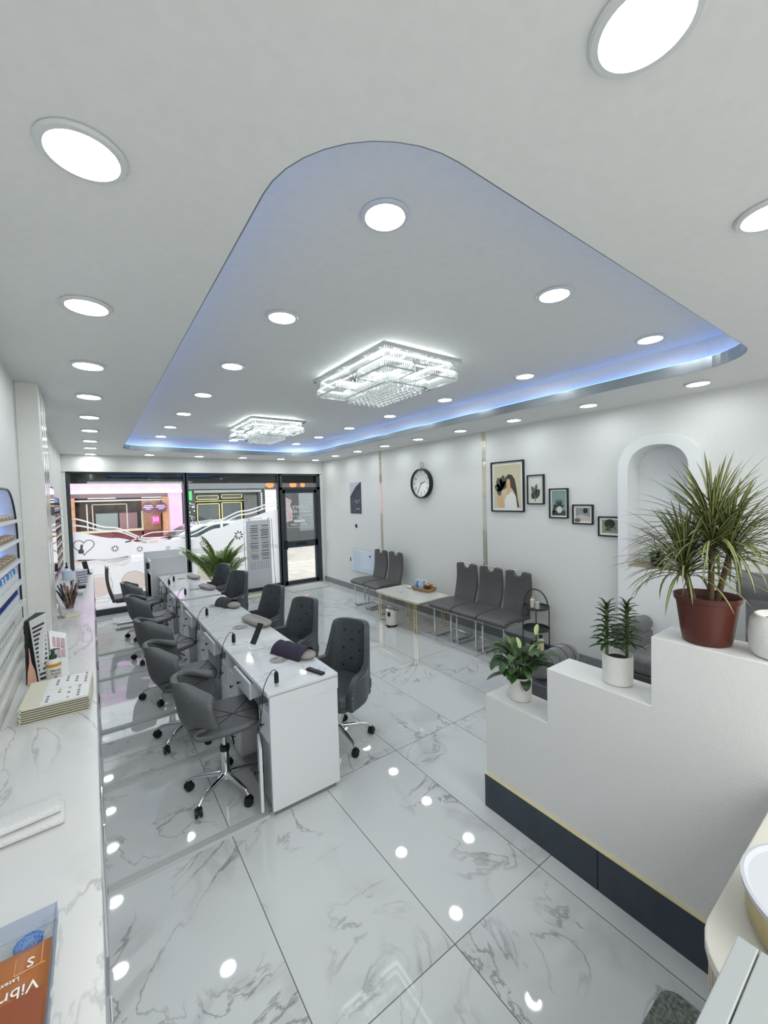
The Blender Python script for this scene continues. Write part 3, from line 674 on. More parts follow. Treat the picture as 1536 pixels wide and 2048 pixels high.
# ------------------------------------------------------------------ long marble counter on the left
CT = 0.9
tag(obj('marble_worktop', B((LX + 0.001, -0.022, -0.6, 7.75, CT - 0.03, CT)), MARB, bev=0.003), 'long white marble worktop running along the left wall', 'worktop')
CABG = mat('grey_cabinet_front', (170, 174, 176), 0.3)
y = -0.6; i = 0; first = None
while y < 7.7:
    lab = 'white and grey cabinet under the marble worktop, %s from the camera' % ord_(i)
    if first is None:
        t = first = thing('counter_cabinet', lab, 'cabinet', (0, y, 0), 0, 'cabinets under the marble worktop')
        obj('carcass', B((LX + 0.002, -0.034, 0.002, 0.758, 0, CT - 0.031)), WHITE, t)
        d = obj('door', B((-0.034, -0.022, 0.02, 0.50, 0.06, 0.62)), CABG, t, bev=0.003); obj('handle', T([(-0.019, 0.46, 0.42), (-0.019, 0.46, 0.5)], 0.004), CHROME, d)
        d = obj('drawer', B((-0.034, -0.022, 0.02, 0.50, 0.65, 0.85)), CABG, t, bev=0.003); obj('handle', T([(-0.019, 0.2, 0.76), (-0.019, 0.3, 0.76)], 0.004), CHROME, d)
        obj('end_filler', B((-0.034, -0.021, 0.53, 0.74, 0.0, 0.86)), WHITE, t, bev=0.003)
        fk = kids(t)
    else: dup(first, (0, y, 0), label=lab, ck=fk)
    y += 0.76; i += 1
# cable covers across the floor
SC_ = None
for i, y in enumerate([2.384, 3.248, 4.083, 5.312, 6.216]):
    lab = 'pale metal cable cover strip across the floor, %s from the camera' % ord_(i)
    if SC_ is None:
        bm = bmesh.new(); prism(bm, [(-0.034, 0), (-0.024, 0.012), (0.024, 0.012), (0.034, 0)], 'x', -0.018, 0.785)
        SC_ = tag(obj('cable_cover', bm, mat('cable_cover_metal', (176, 178, 177), 0.45, 0.0), loc=(0, y, 0.0005)), lab, 'cable cover', 'cable covers from counter to desks')
    else: dup(SC_, (0, y, 0.0005), label=lab)

# ------------------------------------------------------------------ shelf displays in the niches
ACR = mat('frosted_shelf_acrylic', (232, 232, 226), 0.25)
BLUEL = emis('niche_blue_led', (120, 160, 255), 7)
def shelf_unit(nm, y0, y1, zs, label):
    t = thing(nm, label, 'shelf unit', (0, 0, 0))
    for z in zs:
        s = obj('shelf', B((LX - 0.105, LX + 0.012, y0 + 0.003, y1 - 0.003, z - 0.01, z)), ACR, t, bev=0.002)
        obj('shelf_lip', B((LX + 0.0125, LX + 0.018, y0 + 0.01, y1 - 0.01, z - 0.012, z + 0.008)), ACR, s)
    bm = bmesh.new(); ap = archpoly(y0 + 0.012, y1 - 0.012, NZ0 + 0.01, 1.985, 0.29)
    tube(bm, [(LX - 0.11, a, z) for a, z in ap], 0.004, 6, closed=True); obj('blue_led_strip', bm, BLUEL, t)
    bm = bmesh.new(); tube(bm, [(LX - 0.004, a, z) for a, z in archpoly(y0 + 0.006, y1 - 0.006, NZ0 + 0.004, 1.993, 0.296)], 0.005, 6, closed=True); obj('dark_edge', bm, BLACK, t)
    return t
ZS1 = [1.815, 1.697, 1.575, 1.446, 1.316, 1.20, 1.09, NZ0 + 0.012]
shelf_unit('display_shelving', 1.2, 3.4, ZS1, 'arched blue lit display shelving in the left wall nearest the camera')
ZS2 = [1.86, 1.74, 1.62, 1.50, 1.38, 1.26, 1.14, NZ0 + 0.012]
shelf_unit('display_shelving', 4.9, 7.7, ZS2, 'arched display shelving in the left wall beyond the column')
# bottles: one of each kind, copied along the shelves
def small_bottle(nm, body, cap, r, h, hc, square=False):
    def mk(label, group, loc):
        t = thing(nm, label, 'bottle', loc, 0, group)
        obj('bottle_body', LA([(r * 0.96, 0), (r, 0.003), (r, h * 0.8), (r * 0.55, h), (r * 0.5, h + 0.003)], n=10), body, t, True)
        obj('cap', LA([(r * 0.5, h), (r * 0.62, h + 0.002), (r * 0.5, h + hc)], n=8), cap, t, True)
        return t
    return mk
CLRB = mat('clear_bottle', (214, 218, 222), 0.1, spec=0.6)
pcols = [(172, 92, 84), (150, 70, 72), (196, 150, 140), (120, 84, 76), (208, 176, 160), (140, 110, 96), (92, 60, 60), (188, 120, 110)]
protos = {}
def put(key, mk, label, group, loc, jit=0.0):
    if key not in protos:
        t = mk(label, group, loc); protos[key] = (t, kids(t))
    else: dup(protos[key][0], loc, label=label, ck=protos[key][1], group=group)
rnd = random.Random(11)
sn = ['top', 'second', 'third', 'fourth', 'fifth', 'sixth', 'seventh', 'bottom']
for row, (body, cap, r, h, hc) in {3: (CLRB, mat('blue_cap', (60, 150, 230), 0.3), 0.014, 0.045, 0.03), 4: (CLRB, mat('navy_cap', (36, 60, 140), 0.3), 0.013, 0.04, 0.028)}.items():
    for d in range(2):
        n = 22
        for k in range(n):
            yy = 3.34 - k * 0.045 - d * 0.02
            w_ = (k * 7 + d * 3) % 5 < 2 and row == 3
            c2 = mat('white_cap', (236, 236, 236), 0.3) if w_ else cap
            put(('nb', row, w_), small_bottle('polish_bottle', body, c2, r, h, hc), '%s capped small clear bottle on the %s shelf of the near blue lit niche' % ('white' if w_ else ('bright blue' if row == 3 else 'navy blue'), sn[row]), 'bottles on the %s shelf of the near niche' % sn[row], (LX - 0.02 - d * 0.05, yy, ZS1[row] + 0.001))
# glitter / colour sticks on the upper shelves
def fan(nm, label, group, loc, m):
    t = thing(nm, label, 'nail sample', loc, 0, group)
    bm = bmesh.new(); prism(bm, [(0, 0), (0.05, 0.0), (0.052, 0.02), (0.0, 0.03)], 'y', -0.008, 0.008); obj('tray_card', bm, mat('sample_card', (160, 150, 132), 0.4), t)
    bm = bmesh.new()
    for i in range(4): ball(bm, (0.01 + i * 0.012, 0, 0.028 - i * 0.0025), 0.0075, 6, 4, (1, 1, 0.8))
    obj('colour_tips', bm, m, t, True); return t
fm = [mat('tip_' + str(i), c, 0.25) for i, c in enumerate([(206, 180, 130), (190, 130, 120), (150, 140, 90), (220, 210, 190)])]
for row in (0, 1, 2):
    for k in range(34):
        ci = (k * 5 + row) % 4
        put(('fan', row, ci), lambda l, g, p: fan('colour_sample', l, g, p, fm[ci]), '%s tipped colour sample on the %s shelf of the near niche' % (['gold', 'rose', 'olive', 'cream'][ci], sn[row]), 'colour samples on the %s shelf of the near niche' % sn[row], (LX - 0.06, 3.33 - k * 0.03, ZS1[row] + 0.001))
# clear tip boxes on the lower shelves
CB = mat('clear_box_plastic', (196, 200, 196), 0.12, spec=0.7)
def tipbox(label, group, loc):
    t = thing('nail_tip_box', label, 'box', loc, 0, group)
    obj('box_body', B((0, 0.085, -0.037, 0.037, 0, 0.03)), CB, t, bev=0.003); obj('lid', B((-0.001, 0.086, -0.038, 0.038, 0.031, 0.038)), mat('box_lid_plastic', (222, 226, 224), 0.1), t, bev=0.002)
    bm = bmesh.new()
    for i in range(3): box(bm, 0.01 + i * 0.026, 0.03 + i * 0.026, -0.03, 0.03, 0.0385, 0.0392)
    obj('compartment_marks', bm, mat('box_grey', (170, 174, 170), 0.3), t); return t
for row in (5, 6, 7):
    for k in range(13):
        for h_ in (range(2) if row != 7 else range(1)):
            put('tipbox', tipbox, 'clear plastic nail tip box on the %s shelf of the near niche' % sn[row], 'clear tip boxes on the %s shelf of the near niche' % sn[row], (LX - 0.085, 3.33 - k * 0.08, ZS1[row] + 0.001 + h_ * 0.0385))
for row in range(8):
    for k in range(32):
        ci = rnd.randrange(len(pcols))
        put(('fb', ci), small_bottle('polish_bottle', mat('polish_%d' % ci, pcols[ci], 0.15), mat('dark_cap', (46, 40, 42), 0.3), 0.014, 0.04, 0.03), 'small %s polish bottle on the %s shelf of the far niche' % (['red', 'dark red', 'dusty pink', 'brown', 'nude', 'taupe', 'plum', 'coral'][ci], sn[row]), 'polish bottles on the %s shelf of the far niche' % sn[row], (LX - 0.015, 7.6 - k * 0.06 - (row % 3) * 0.01, ZS2[row] + 0.001))
tag(obj('warm_sign_light', B((LX - 0.1, LX - 0.09, 2.3, 2.95, 1.87, 1.975)), emis('warm_lit_strip', (255, 226, 180), 1.2)), 'small warm lit slatted sign at the top of the near niche', 'light')
# wall mirror beyond the column
t = thing('wall_mirror', 'tall narrow mirror with black edge on the left wall beyond the column', 'mirror', (0, 0, 0))
obj('frame', B((-0.30, -0.275, 4.24, 4.74, 1.30, 2.06), (LX + 0.001, -0.30, 4.42, 4.52, 1.6, 1.75)), BLACK, t, bev=0.003)
obj('mirror_glass', B((-0.2745, -0.272, 4.255, 4.725, 1.315, 2.045)), mat('mirror', (230, 232, 232), 0.02, 1.0), t)

# ------------------------------------------------------------------ things on the counter
BKC = mat('cream_cover', (222, 218, 196), 0.45); BKP = mat('page_white', (236, 236, 234), 0.4)
for k in range(7):
    t = thing('swatch_folder', 'cream swatch folder on the marble counter, %s' % (['lowest of the stack', 'second from the bottom of the stack', 'third from the bottom of the stack', 'middle one of the stack', 'third from the top of the stack', 'second from the top of the stack', 'topmost of the stack with swatches open'][k]), 'folder', (-0.315 + (k % 2) * 0.004, 2.455 + k * 0.002, CT + 0.0005 + k * 0.0098), -0.05 + 0.004 * (k % 3), 'stacked swatch folders')
    obj('cover', B((0, 0.262, 0, 0.34, 0, 0.0028), (0, 0.005, 0, 0.34, 0, 0.0092)), BKC, t, bev=0.001)
    obj('pages', B((0.008, 0.258, 0.004, 0.336, 0.0032, 0.0088)), mat('page_edges', (120, 116, 98), 0.7) if k < 6 else BKP, t)
    if k == 6:
        obj('spine_card', B((0.0, 0.075, 0.002, 0.338, 0.0092, 0.0108)), BKC, t, bev=0.001)
        obj('swatch_page', B((0.08, 0.26, 0.002, 0.168, 0.0092, 0.0112), (0.08, 0.26, 0.174, 0.338, 0.0092, 0.0112)), BKP, t)
        bm = bmesh.new(); bm2 = bmesh.new(); r2 = random.Random(4)
        for a in range(8):
            for b in range(5):
                yy = 0.02 + b * 0.03 + (0.174 if a % 2 else 0); xx = 0.092 + a * 0.02
                if r2.random() < 0.75: box(bm if r2.random() < 0.7 else bm2, xx, xx + 0.011, yy, yy + 0.018, 0.0112, 0.0116)
        obj('swatches', bm, mat('swatch_grey', (110, 110, 112), 0.5), t); obj('swatches', bm2, mat('swatch_tan', (196, 170, 120), 0.5), t)
def board(nm, label, cat, x, y, w_, h_, tilt, rz, face):
    t = thing(nm, label, cat, (x, y, CT + 0.001), rz)
    R_ = Matrix.Rotation(tilt, 4, 'X')
    bm = B((0, w_, -0.012, 0, 0, h_)); bm.transform(R_); obj('board', bm, face[0], t)
    bm = B((0.008, w_ - 0.008, -0.0135, -0.0125, 0.01, h_ - 0.01)); bm.transform(R_); obj('print', bm, face[1], t)
    bm = bmesh.new(); n = face[3]
    for k in range(n):
        z = 0.03 + k * (h_ - 0.05) / n; box(bm, w_ * face[4], w_ - 0.014, -0.0145, -0.0136, z, z + (h_ - 0.05) / n * 0.55)
    bm.transform(R_); obj('swatch_rows', bm, face[2], t); return t
SWD = mat('swatch_black', (30, 30, 32), 0.3)
# black stand: folded A-frame with a hand picture and striped swatches
t = thing('sample_display', 'black nail colour display stand with hand picture leaning by the column', 'display stand', (-0.34, 3.0, CT + 0.001))
def quad(name, pts, m, par, off=0):
    bm = bmesh.new(); vs = [bm.verts.new(p) for p in pts]; bm.faces.new(vs); return obj(name, bm, m, par, solid=0.004)
quad('picture_panel', [(0, 0, 0), (0.055, -0.02, 0), (0.0, 0.25, 0.30), (-0.022, 0.25, 0.30)], BLACK, t)
quad('swatch_panel', [(0.058, -0.02, 0), (0.105, 0.0, 0), (0.075, 0.28, 0.33), (0.002, 0.25, 0.30)], mat('panel_pale', (205, 205, 204), 0.4), t)
quad('top_flap', [(-0.02, 0.25, 0.302), (0.004, 0.25, 0.302), (0.076, 0.28, 0.334), (0.03, 0.30, 0.334)], mat('dark_grey_card', (66, 68, 70), 0.5), t)
bm = bmesh.new()
for k in range(13):
    f = (k + 0.5) / 15; f2 = f + 0.035
    a = Vector((0.058, -0.02, 0)).lerp(Vector((0.002, 0.25, 0.30)), f); b = Vector((0.105, 0, 0)).lerp(Vector((0.075, 0.28, 0.33)), f)
    a2 = Vector((0.058, -0.02, 0)).lerp(Vector((0.002, 0.25, 0.30)), f2); b2 = Vector((0.105, 0, 0)).lerp(Vector((0.075, 0.28, 0.33)), f2)
    o_ = (b - a).cross(a2 - a).normalized(); o_ = o_ * (0.006 if o_.z - o_.y > 0 else -0.006); a, b, a2, b2 = [q + o_ for q in (a.lerp(b, 0.08), b.lerp(a, 0.12), a2.lerp(b2, 0.08), b2.lerp(a2, 0.12))]
    bm.faces.new([bm.verts.new(q) for q in (a, b, b2, a2)])
obj('swatch_rows', bm, SWD, t)
bm = bmesh.new(); hp_ = [(0.006, 0.0), (0.05, 0.0), (0.048, 0.06), (0.034, 0.10), (0.026, 0.17), (0.02, 0.17), (0.018, 0.10), (0.008, 0.06)]
bm.faces.new([bm.verts.new((u * (1 - z / 0.30) - z * 0.02, -0.024 + z * 0.833, z + 0.002)) for u, z in hp_]); obj('hand_picture', bm, noisy('printed_skin', (196, 148, 122), (214, 172, 146), 9, 0.5), t)
t = thing('sample_display', 'black edged colour card leaning on the wall past the column', 'display stand', (-0.345, 3.72, CT + 0.001))
quad('board', [(0, 0, 0), (0.05, -0.02, 0), (0.085, 0.42, 0.20), (0.0, 0.5, 0.24)], BLACK, t)
quad('card', [(0.004, -0.006, 0.003), (0.06, -0.02, 0.003), (0.095, 0.42, 0.206), (0.02, 0.5, 0.246)], mat('card_cream', (236, 226, 222), 0.4), t)
t = thing('swatch_sheet', 'white nail sample sheet with pink swatches leaning beside spray bottle', 'sample sheet', (-0.225, 2.98, CT + 0.001))
P0, P1, P2, P3 = Vector((0, 0.05, 0)), Vector((0.075, 0, 0)), Vector((0.04, 0.62, 0.10)), Vector((-0.055, 0.62, 0.14))
quad('sheet', [P0, P1, P2, P3], BKP, t)
bm = bmesh.new()
for k in range(3):
    for f, g_ in ((0.42, 0.6), (0.64, 0.86)):
        u0, u1 = 0.18 + k * 0.26, 0.36 + k * 0.26
        pts = [P0.lerp(P3, v).lerp(P1.lerp(P2, v), u) for u, v in ((u0, f), (u1, f), (u1, g_), (u0, g_))]
        bm.faces.new([bm.verts.new(p + Vector((0, -0.003, 0.003))) for p in pts])
obj('pink_swatches', bm, mat('swatch_pink', (190, 150, 152), 0.4), t)
# spray bottle
t = thing('pump_bottle', 'white pump bottle with green top and orange band on the counter', 'bottle', (-0.215, 2.94, CT + 0.0005))
obj('bottle_body', LA([(0.030, 0), (0.034, 0.004), (0.034, 0.115), (0.027, 0.132), (0.014, 0.14)], n=28), mat('milky_plastic', (226, 224, 214), 0.35), t, True)
obj('orange_band', LA([(0.0344, 0.097), (0.0346, 0.098), (0.0346, 0.114), (0.0344, 0.115)], n=28, cap=False), mat('orange_print', (206, 150, 52), 0.5), t, True)
obj('pump_head', LA([(0.017, 0.138), (0.019, 0.14), (0.017, 0.158), (0.008, 0.163), (0.0075, 0.182), (0.011, 0.184), (0.010, 0.19)], n=18), mat('dark_green_plastic', (20, 72, 56), 0.4), t, True)
obj('nozzle', T([(0, 0, 0.187), (0.022, 0.004, 0.188), (0.03, 0.006, 0.183)], 0.003, 6), mat('dark_green_plastic', (20, 72, 56), 0.4), t)
hw = Matrix.Rotation(0.25, 4, 'Z') @ Matrix.Translation((0.002, -0.0348, 0)) @ Matrix.Rotation(PI / 2, 4, 'X')
for s, z in (('Move', 0.078), ('TOO', 0.058), ('IF', 0.04)):
    text(s, 0.02, BLACK, t, Matrix.Translation((0, 0, z)) @ hw, 'handwriting', ext=0.0006)
# brushes in acrylic box and the clutter at the far end
t = thing('brush_holder', 'clear square holder crowded with brown and black nail tools', 'holder', (-0.215, 4.97, CT + 0.0005))
obj('holder_box', B((-0.035, 0.035, -0.035, 0.035, 0, 0.085)), glassy('clear_acrylic', (248, 250, 250), 0.05), t)
bm = bmesh.new(); bm2 = bmesh.new(); r3 = random.Random(8)
for k in range(46):
    a, b = r3.uniform(-0.026, 0.026), r3.uniform(-0.026, 0.026); dx, dy = r3.uniform(-0.09, 0.07), r3.uniform(-0.04, 0.1)
    tube(bm if k % 3 else bm2, [(a, b, 0.004), (a + dx, b + dy, r3.uniform(0.14, 0.26))], [0.003, 0.006], 5)
o = obj('brown_tools', bm, noisy('tool_colours', (120, 84, 70), (196, 160, 140), 30, 0.4), t); o['kind'] = 'stuff'
o = obj('black_tools', bm2, BLACK, t); o['kind'] = 'stuff'
for k in range(6):
    bm = bmesh.new(); lathe(bm, [(0.04, 0), (0.062, 0.016), (0.064, 0.03), (0.06, 0.03), (0.038, 0.004)], n=26)
    tag(obj('glass_bowl', bm, mat('pale_lilac_glass', (226, 226, 236), 0.1), loc=(-0.14, 6.3, CT + 0.0008 + k * 0.0315), smooth=True), 'pale bowl stacked on the far end of the worktop, %s' % ['lowest', 'second from bottom', 'third from bottom', 'third from top', 'second from top', 'topmost'][k], 'bowl', 'stacked pale bowls')
t = thing('phone_stand', 'black angled tablet stand on the far end of the worktop', 'stand', (-0.09, 7.22, CT + 0.0005))
obj('foot', B((-0.06, 0.05, -0.05, 0.05, 0, 0.01)), BLACK, t, bev=0.003)
bm = B((-0.03, 0.03, -0.008, 0.008, 0.009, 0.19)); bm.transform(Matrix.Rotation(-0.18, 4, 'Y')); obj('screen', bm, BLACK, t, bev=0.003)
t = thing('pump_bottle', 'small white pump bottle standing behind the tool holder', 'bottle', (-0.31, 6.9, CT + 0.0005))
obj('bottle_body', LA([(0.05, 0), (0.055, 0.01), (0.055, 0.12), (0.02, 0.15)], n=20), mat('pale_blue_bottle', (206, 222, 236), 0.3), t, True)
obj('pump_head', LA([(0.016, 0.15), (0.018, 0.17), (0.008, 0.18), (0.008, 0.22), (0.02, 0.225)], n=14), BLACK, t, True)
# curled foam sheet
t = thing('hand_rest_sheet', 'curved tan sheet with pale yellow foot standing on the counter', 'sheet', (-0.24, 4.56, CT + 0.0005))
bm = bmesh.new(); pc = [(0.0, 0.0), (-0.03, 0.03), (-0.045, 0.10), (-0.075, 0.20), (-0.095, 0.27)]
grid(bm, lambda u, v: (lambda f: (f[0], v * 0.12, f[1]))(tuple(a + (b - a) * (u * 4 - min(3, int(u * 4))) for a, b in zip(pc[min(3, int(u * 4))], pc[min(3, int(u * 4)) + 1]))), 12, 3)
obj('curved_back', bm, mat('tan_board', (176, 164, 146), 0.4), t, True, solid=0.012)
obj('foot_pad', B((0.0, 0.115, 0, 0.12, 0, 0.006)), noisy('pale_yellow_pad', (214, 214, 186), (206, 200, 160), 10, 0.5), t, bev=0.002)
for lab, x, y, m in (('small white jar with dark lid beside the pale bowls', -0.13, 5.75, 0), ('small clear labelled box by the tool holder', -0.145, 5.5, 1)):
    t = thing('cream_jar' if not m else 'label_box', lab, 'jar' if not m else 'box', (x, y, CT + 0.0005))
    if m: obj('box_body', B((-0.035, 0.035, -0.04, 0.04, 0, 0.07)), mat('frosted_clear', (222, 226, 228), 0.2), t, bev=0.003); obj('label', B((-0.025, 0.025, -0.0405, -0.0402, 0.015, 0.05)), mat('label_grey', (160, 164, 166), 0.5), t)
    else: obj('jar_body', LA([(0.03, 0), (0.034, 0.006), (0.034, 0.05)], n=18), WHITEM, t, True); obj('lid', LA([(0.036, 0.05), (0.036, 0.075), (0.03, 0.08)], n=18), BLACK, t, True)

# towels at the near edge
def towel(label, x, y, z, rz, L, Wd, H):
    bm = bmesh.new(); r4 = random.Random(int(z * 1e4))
    def f(u, v):
        a = 2 * PI * v; rr_ = (abs(math.cos(a)) ** 0.5 * math.copysign(1, math.cos(a)), abs(math.sin(a)) ** 0.6 * math.copysign(1, math.sin(a)))
        return (-L * (1 - u), rr_[0] * Wd / 2 * (1 + 0.04 * math.sin(9 * u + v * 4)), H / 2 + rr_[1] * H / 2 * (1 + 0.06 * math.sin(14 * u + 3 * v)))
    grid(bm, f, 26, 26)
    ends = [v for v in bm.verts if abs(v.co.x) < 1e-5]
    o = obj('face_towel', bm, noisy('white_terry', (232, 232, 230), (222, 222, 220), 260, 0.95, 0.5), None, 'all', loc=(x, y, z)); o.rotation_euler = (0, 0, rz)
    m2 = bmesh.new(); m2.from_mesh(o.data); bmesh.ops.holes_fill(m2, edges=[e for e in m2.edges if e.is_boundary], sides=0); bmesh.ops.remove_doubles(m2, verts=m2.verts, dist=1e-4); m2.to_mesh(o.data); m2.free()
    return tag(o, label, 'towel', 'folded white towels')
towel('folded white towel on the counter edge of photo, lower one', -0.115, 1.655, CT + 0.001, 0.03, 0.34, 0.10, 0.026)
towel('folded white towel on the counter edge of photo, upper one', -0.125, 1.668, CT + 0.0275, 0.10, 0.33, 0.08, 0.024)

# acrylic tray, blue mesh ball and glove packet
t = thing('acrylic_tray', 'clear acrylic tray on the marble counter holding glove packet', 'tray', (0, 0, CT + 0.0005))
AC = glassy('acrylic_edge', (236, 240, 248), 0.05)
tx0, tx1, ty0, ty1 = -0.36, -0.11, 0.80, 1.245
obj('tray_base', B((tx0, tx1, ty0, ty1, 0, 0.003)), glassy('clear_acrylic', (248, 250, 250), 0.05), t)
obj('tray_side', B((tx1 - 0.004, tx1, ty0, ty1, 0.003, 0.045)), AC, t); obj('tray_side', B((tx0, tx1, ty1 - 0.004, ty1, 0.003, 0.045)), AC, t); obj('tray_side', B((tx0, tx0 + 0.004, ty0, ty1, 0.003, 0.045)), AC, t)
bm = bmesh.new(); r5 = random.Random(2)
for k in range(26):
    a = Vector((r5.gauss(0, 1), r5.gauss(0, 1), r5.gauss(0, 1))).normalized(); b = a.orthogonal().normalized(); c = a.cross(b)
    tube(bm, [b * (0.022 * math.cos(q * PI / 6)) + c * (0.022 * math.sin(q * PI / 6)) for q in range(12)], 0.0006, 4, closed=True)
o = obj('blue_mesh_sponge', bm, mat('blue_netting', (96, 140, 206), 0.5), loc=(-0.158, 1.195, CT + 0.018)); o.scale = (1.25, 1.1, 0.6)
tag(o, 'small light blue netting scrunched in the clear tray', 'netting')
t = thing('glove_packet', 'orange brown glove packet lying in the clear tray', 'packet', (-0.1165, 1.185, CT + 0.0045), PI)
PKT = noisy('orange_brown_foil', (176, 108, 44), (150, 84, 36), 4, 0.35)
bm = bmesh.new(); grid(bm, lambda u, v: (u * 0.24, v * 0.30, 0.028 * (1 - (2 * u - 1) ** 6) * (1 - (2 * v - 1) ** 6) + 0.012), 16, 16); obj('packet_front', bm, PKT, t, 'all')
bm = bmesh.new(); grid(bm, lambda u, v: (u * 0.24, v * 0.30, 0.010 * (1 - (1 - (2 * u - 1) ** 6) * (1 - (2 * v - 1) ** 6)) + 0.001), 16, 16); obj('packet_back', bm, PKT, t, 'all')
bm = B((0.003, 0.237, 0.14, 0.29, 0.0405, 0.0408)); obj('red_brown_panel', bm, mat('red_brown_print', (140, 70, 36), 0.4), t)
text('Vibran', 0.034, mat('print_white', (240, 236, 230), 0.5), t, Matrix.Translation((0.012, 0.128, 0.0412)), 'packet_writing', 'LEFT')
text('Latex Powder', 0.013, mat('print_white', (240, 236, 230), 0.5), t, Matrix.Translation((0.045, 0.098, 0.0412)), 'packet_writing', 'LEFT')
text('S', 0.03, mat('print_white', (240, 236, 230), 0.5), t, Matrix.Translation((0.03, 0.072, 0.0412)), 'size_letter')
bm = bmesh.new()
for a, b in (((0.006, 0.088), (0.055, 0.088)), ((0.055, 0.088), (0.055, 0.05)), ((0.012, 0.088), (0.012, 0.02)), ((0.012, 0.02), (0.004, 0.008))): tube(bm, [(a[0], a[1], 0.041), (b[0], b[1], 0.041)], 0.0007, 4)
obj('thin_lines', bm, mat('pale_orange_line', (230, 170, 110), 0.5), t)
bm = bmesh.new(); flat(bm, [(0.085, 0.03), (0.10, 0.022), (0.16, 0.024), (0.2, 0.05), (0.2, 0.09), (0.14, 0.1), (0.11, 0.085), (0.086, 0.055)], 'z', 0.0412); obj('glove_picture', bm, mat('cream_glove', (218, 210, 168), 0.5), t)

# ------------------------------------------------------------------ manicure desks
def prism_z(bm, poly, z0, z1): prism(bm, poly, 'z', z0, z1)
DX0, DX1, DH = 0.79, 1.262, 0.755
KN = mat('black_chrome_knob', (40, 44, 50), 0.15, 0.8)
def knob(par, x, y, z):
    bm = bmesh.new(); tube(bm, [(x, y, z), (x - 0.018, y, z)], 0.004, 8); ball(bm, (x - 0.020, y, z), 0.010, 10, 6, (0.6, 1.5, 1)); obj('knob', bm, KN, par, True)
def desk(label, y, L):
    t = thing('manicure_desk', label, 'desk', (0, y, 0), 0, 'row of manicure desks')
    obj('desktop', B((DX0, DX1, 0.001, L - 0.002, DH - 0.022, DH)), MARBD, t, bev=0.003)
    obj('top_edge_band', B((DX0 - 0.002, DX1 + 0.002, -0.001, L, DH - 0.026, DH - 0.0225)), mat('edge_grey', (176, 180, 184), 0.3), t)
    obj('side_panel', B((DX0 + 0.01, DX1 - 0.008, 0.0, 0.021, 0.03, DH - 0.026)), WHITE, t, bev=0.002); obj('plinth', B((DX0 + 0.035, DX1 - 0.03, 0.012, L - 0.016, 0.0, 0.0295)), mat('plinth_grey', (128, 130, 132), 0.4), t)
    obj('side_panel', B((DX0 + 0.01, DX1 - 0.008, L - 0.022, L - 0.004, 0.03, DH - 0.026)), WHITE, t, bev=0.002)
    obj('front_panel', B((DX1 - 0.03, DX1 - 0.012, 0.022, L - 0.023, 0.12, DH - 0.026)), WHITE, t, bev=0.002)
    obj('trim_rail', B((DX0 + 0.01, DX1 - 0.004, -0.004, -0.0005, 0.655, DH - 0.028)), WHITE, t, bev=0.001)
    # near pedestal
    obj('pedestal_case', B((DX0 + 0.03, DX1 - 0.031, 0.022, 0.21, 0.02, 0.60)), mat('pedestal_inside', (214, 217, 220), 0.3), t)
    d = obj('drawer', B((DX0 + 0.012, DX0 + 0.029, 0.024, 0.208, 0.43, 0.60)), WHITE, t, bev=0.002); knob(d, DX0 + 0.012, 0.115, 0.52)
    # far pedestal
    obj('pedestal_case', B((DX0 + 0.03, DX1 - 0.031, L - 0.28, L - 0.023, 0.02, 0.60)), mat('pedestal_inside', (214, 217, 220), 0.3), t)
    for z0, z1 in ((0.03, 0.22), (0.23, 0.41), (0.42, 0.60)):
        d = obj('drawer', B((DX0 + 0.012, DX0 + 0.029, L - 0.278, L - 0.025, z0, z1)), WHITE, t, bev=0.002); knob(d, DX0 + 0.012, L - 0.15, (z0 + z1) / 2)
    # middle drawer, slightly open
    d = obj('middle_drawer', B((DX0 - 0.02, DX0 - 0.002, 0.285, L - 0.30, 0.61, 0.72), (DX0 - 0.002, DX0 + 0.3, 0.29, 0.30, 0.62, 0.71), (DX0 - 0.002, DX0 + 0.3, L - 0.32, L - 0.31, 0.62, 0.71), (DX0 - 0.002, DX0 + 0.3, 0.29, L - 0.31, 0.612, 0.62)), WHITE, t, bev=0.002); knob(d, DX0 - 0.02, L / 2, 0.665)
    # extraction vent
    bm = bmesh.new(); cx, cy = 1.035, 0.45
    for r in (0.018, 0.027, 0.036, 0.045, 0.054, 0.063):
        tube(bm, [(cx + r * math.cos(q), cy + r * math.sin(q), DH + 0.0012) for q in [k * PI / 14 for k in range(28)]], 0.0016, 4, closed=True)
    v = obj('vent_grille', bm, mat('vent_chrome', (160, 156, 148), 0.3, 0.7), t)
    obj('vent_recess', LA([(0.0001, DH + 0.0004), (0.066, DH + 0.0006)], (cx, cy, 0), 30, cap=False), mat('vent_dark', (190, 188, 184), 0.4), v)
    return t
dA = desk('white manicure desk with marble top nearest the camera, its door ajar', 2.335, 0.94)
dk = kids(dA); dks = {}
dup(dA, (0, 3.278, 0), label='white manicure desk second from the camera in the long row', ck=dk)
dup(dA, (0, 4.221, 0), label='white manicure desk third from the camera ending the long row', ck=dk)
dup(dA, (0, 5.285, 0), label='white manicure desk fourth from the camera beyond the gap', ck=dk)
dup(dA, (0, 6.228, 0), label='white manicure desk farthest from the camera by marble reception stand', ck=dk)
# the door of the first desk stands ajar
dr = obj('door', B((-0.018, 0, -0.186, 0.0, 0, 0.385)), WHITE, dA, bev=0.003); dr.location = (DX0 + 0.012, 0.21, 0.035); dr.rotation_euler = (0, 0, -0.25); knob(dr, -0.018, -0.09, 0.19)
for o in [o for o in bpy.data.objects if o.name.startswith('manicure_desk') and o != dA]:
    q = obj('door', B((DX0 + 0.012, DX0 + 0.029, 0.024, 0.208, 0.035, 0.42)), WHITE, o, bev=0.002); knob(q, DX0 + 0.012, 0.115, 0.2)

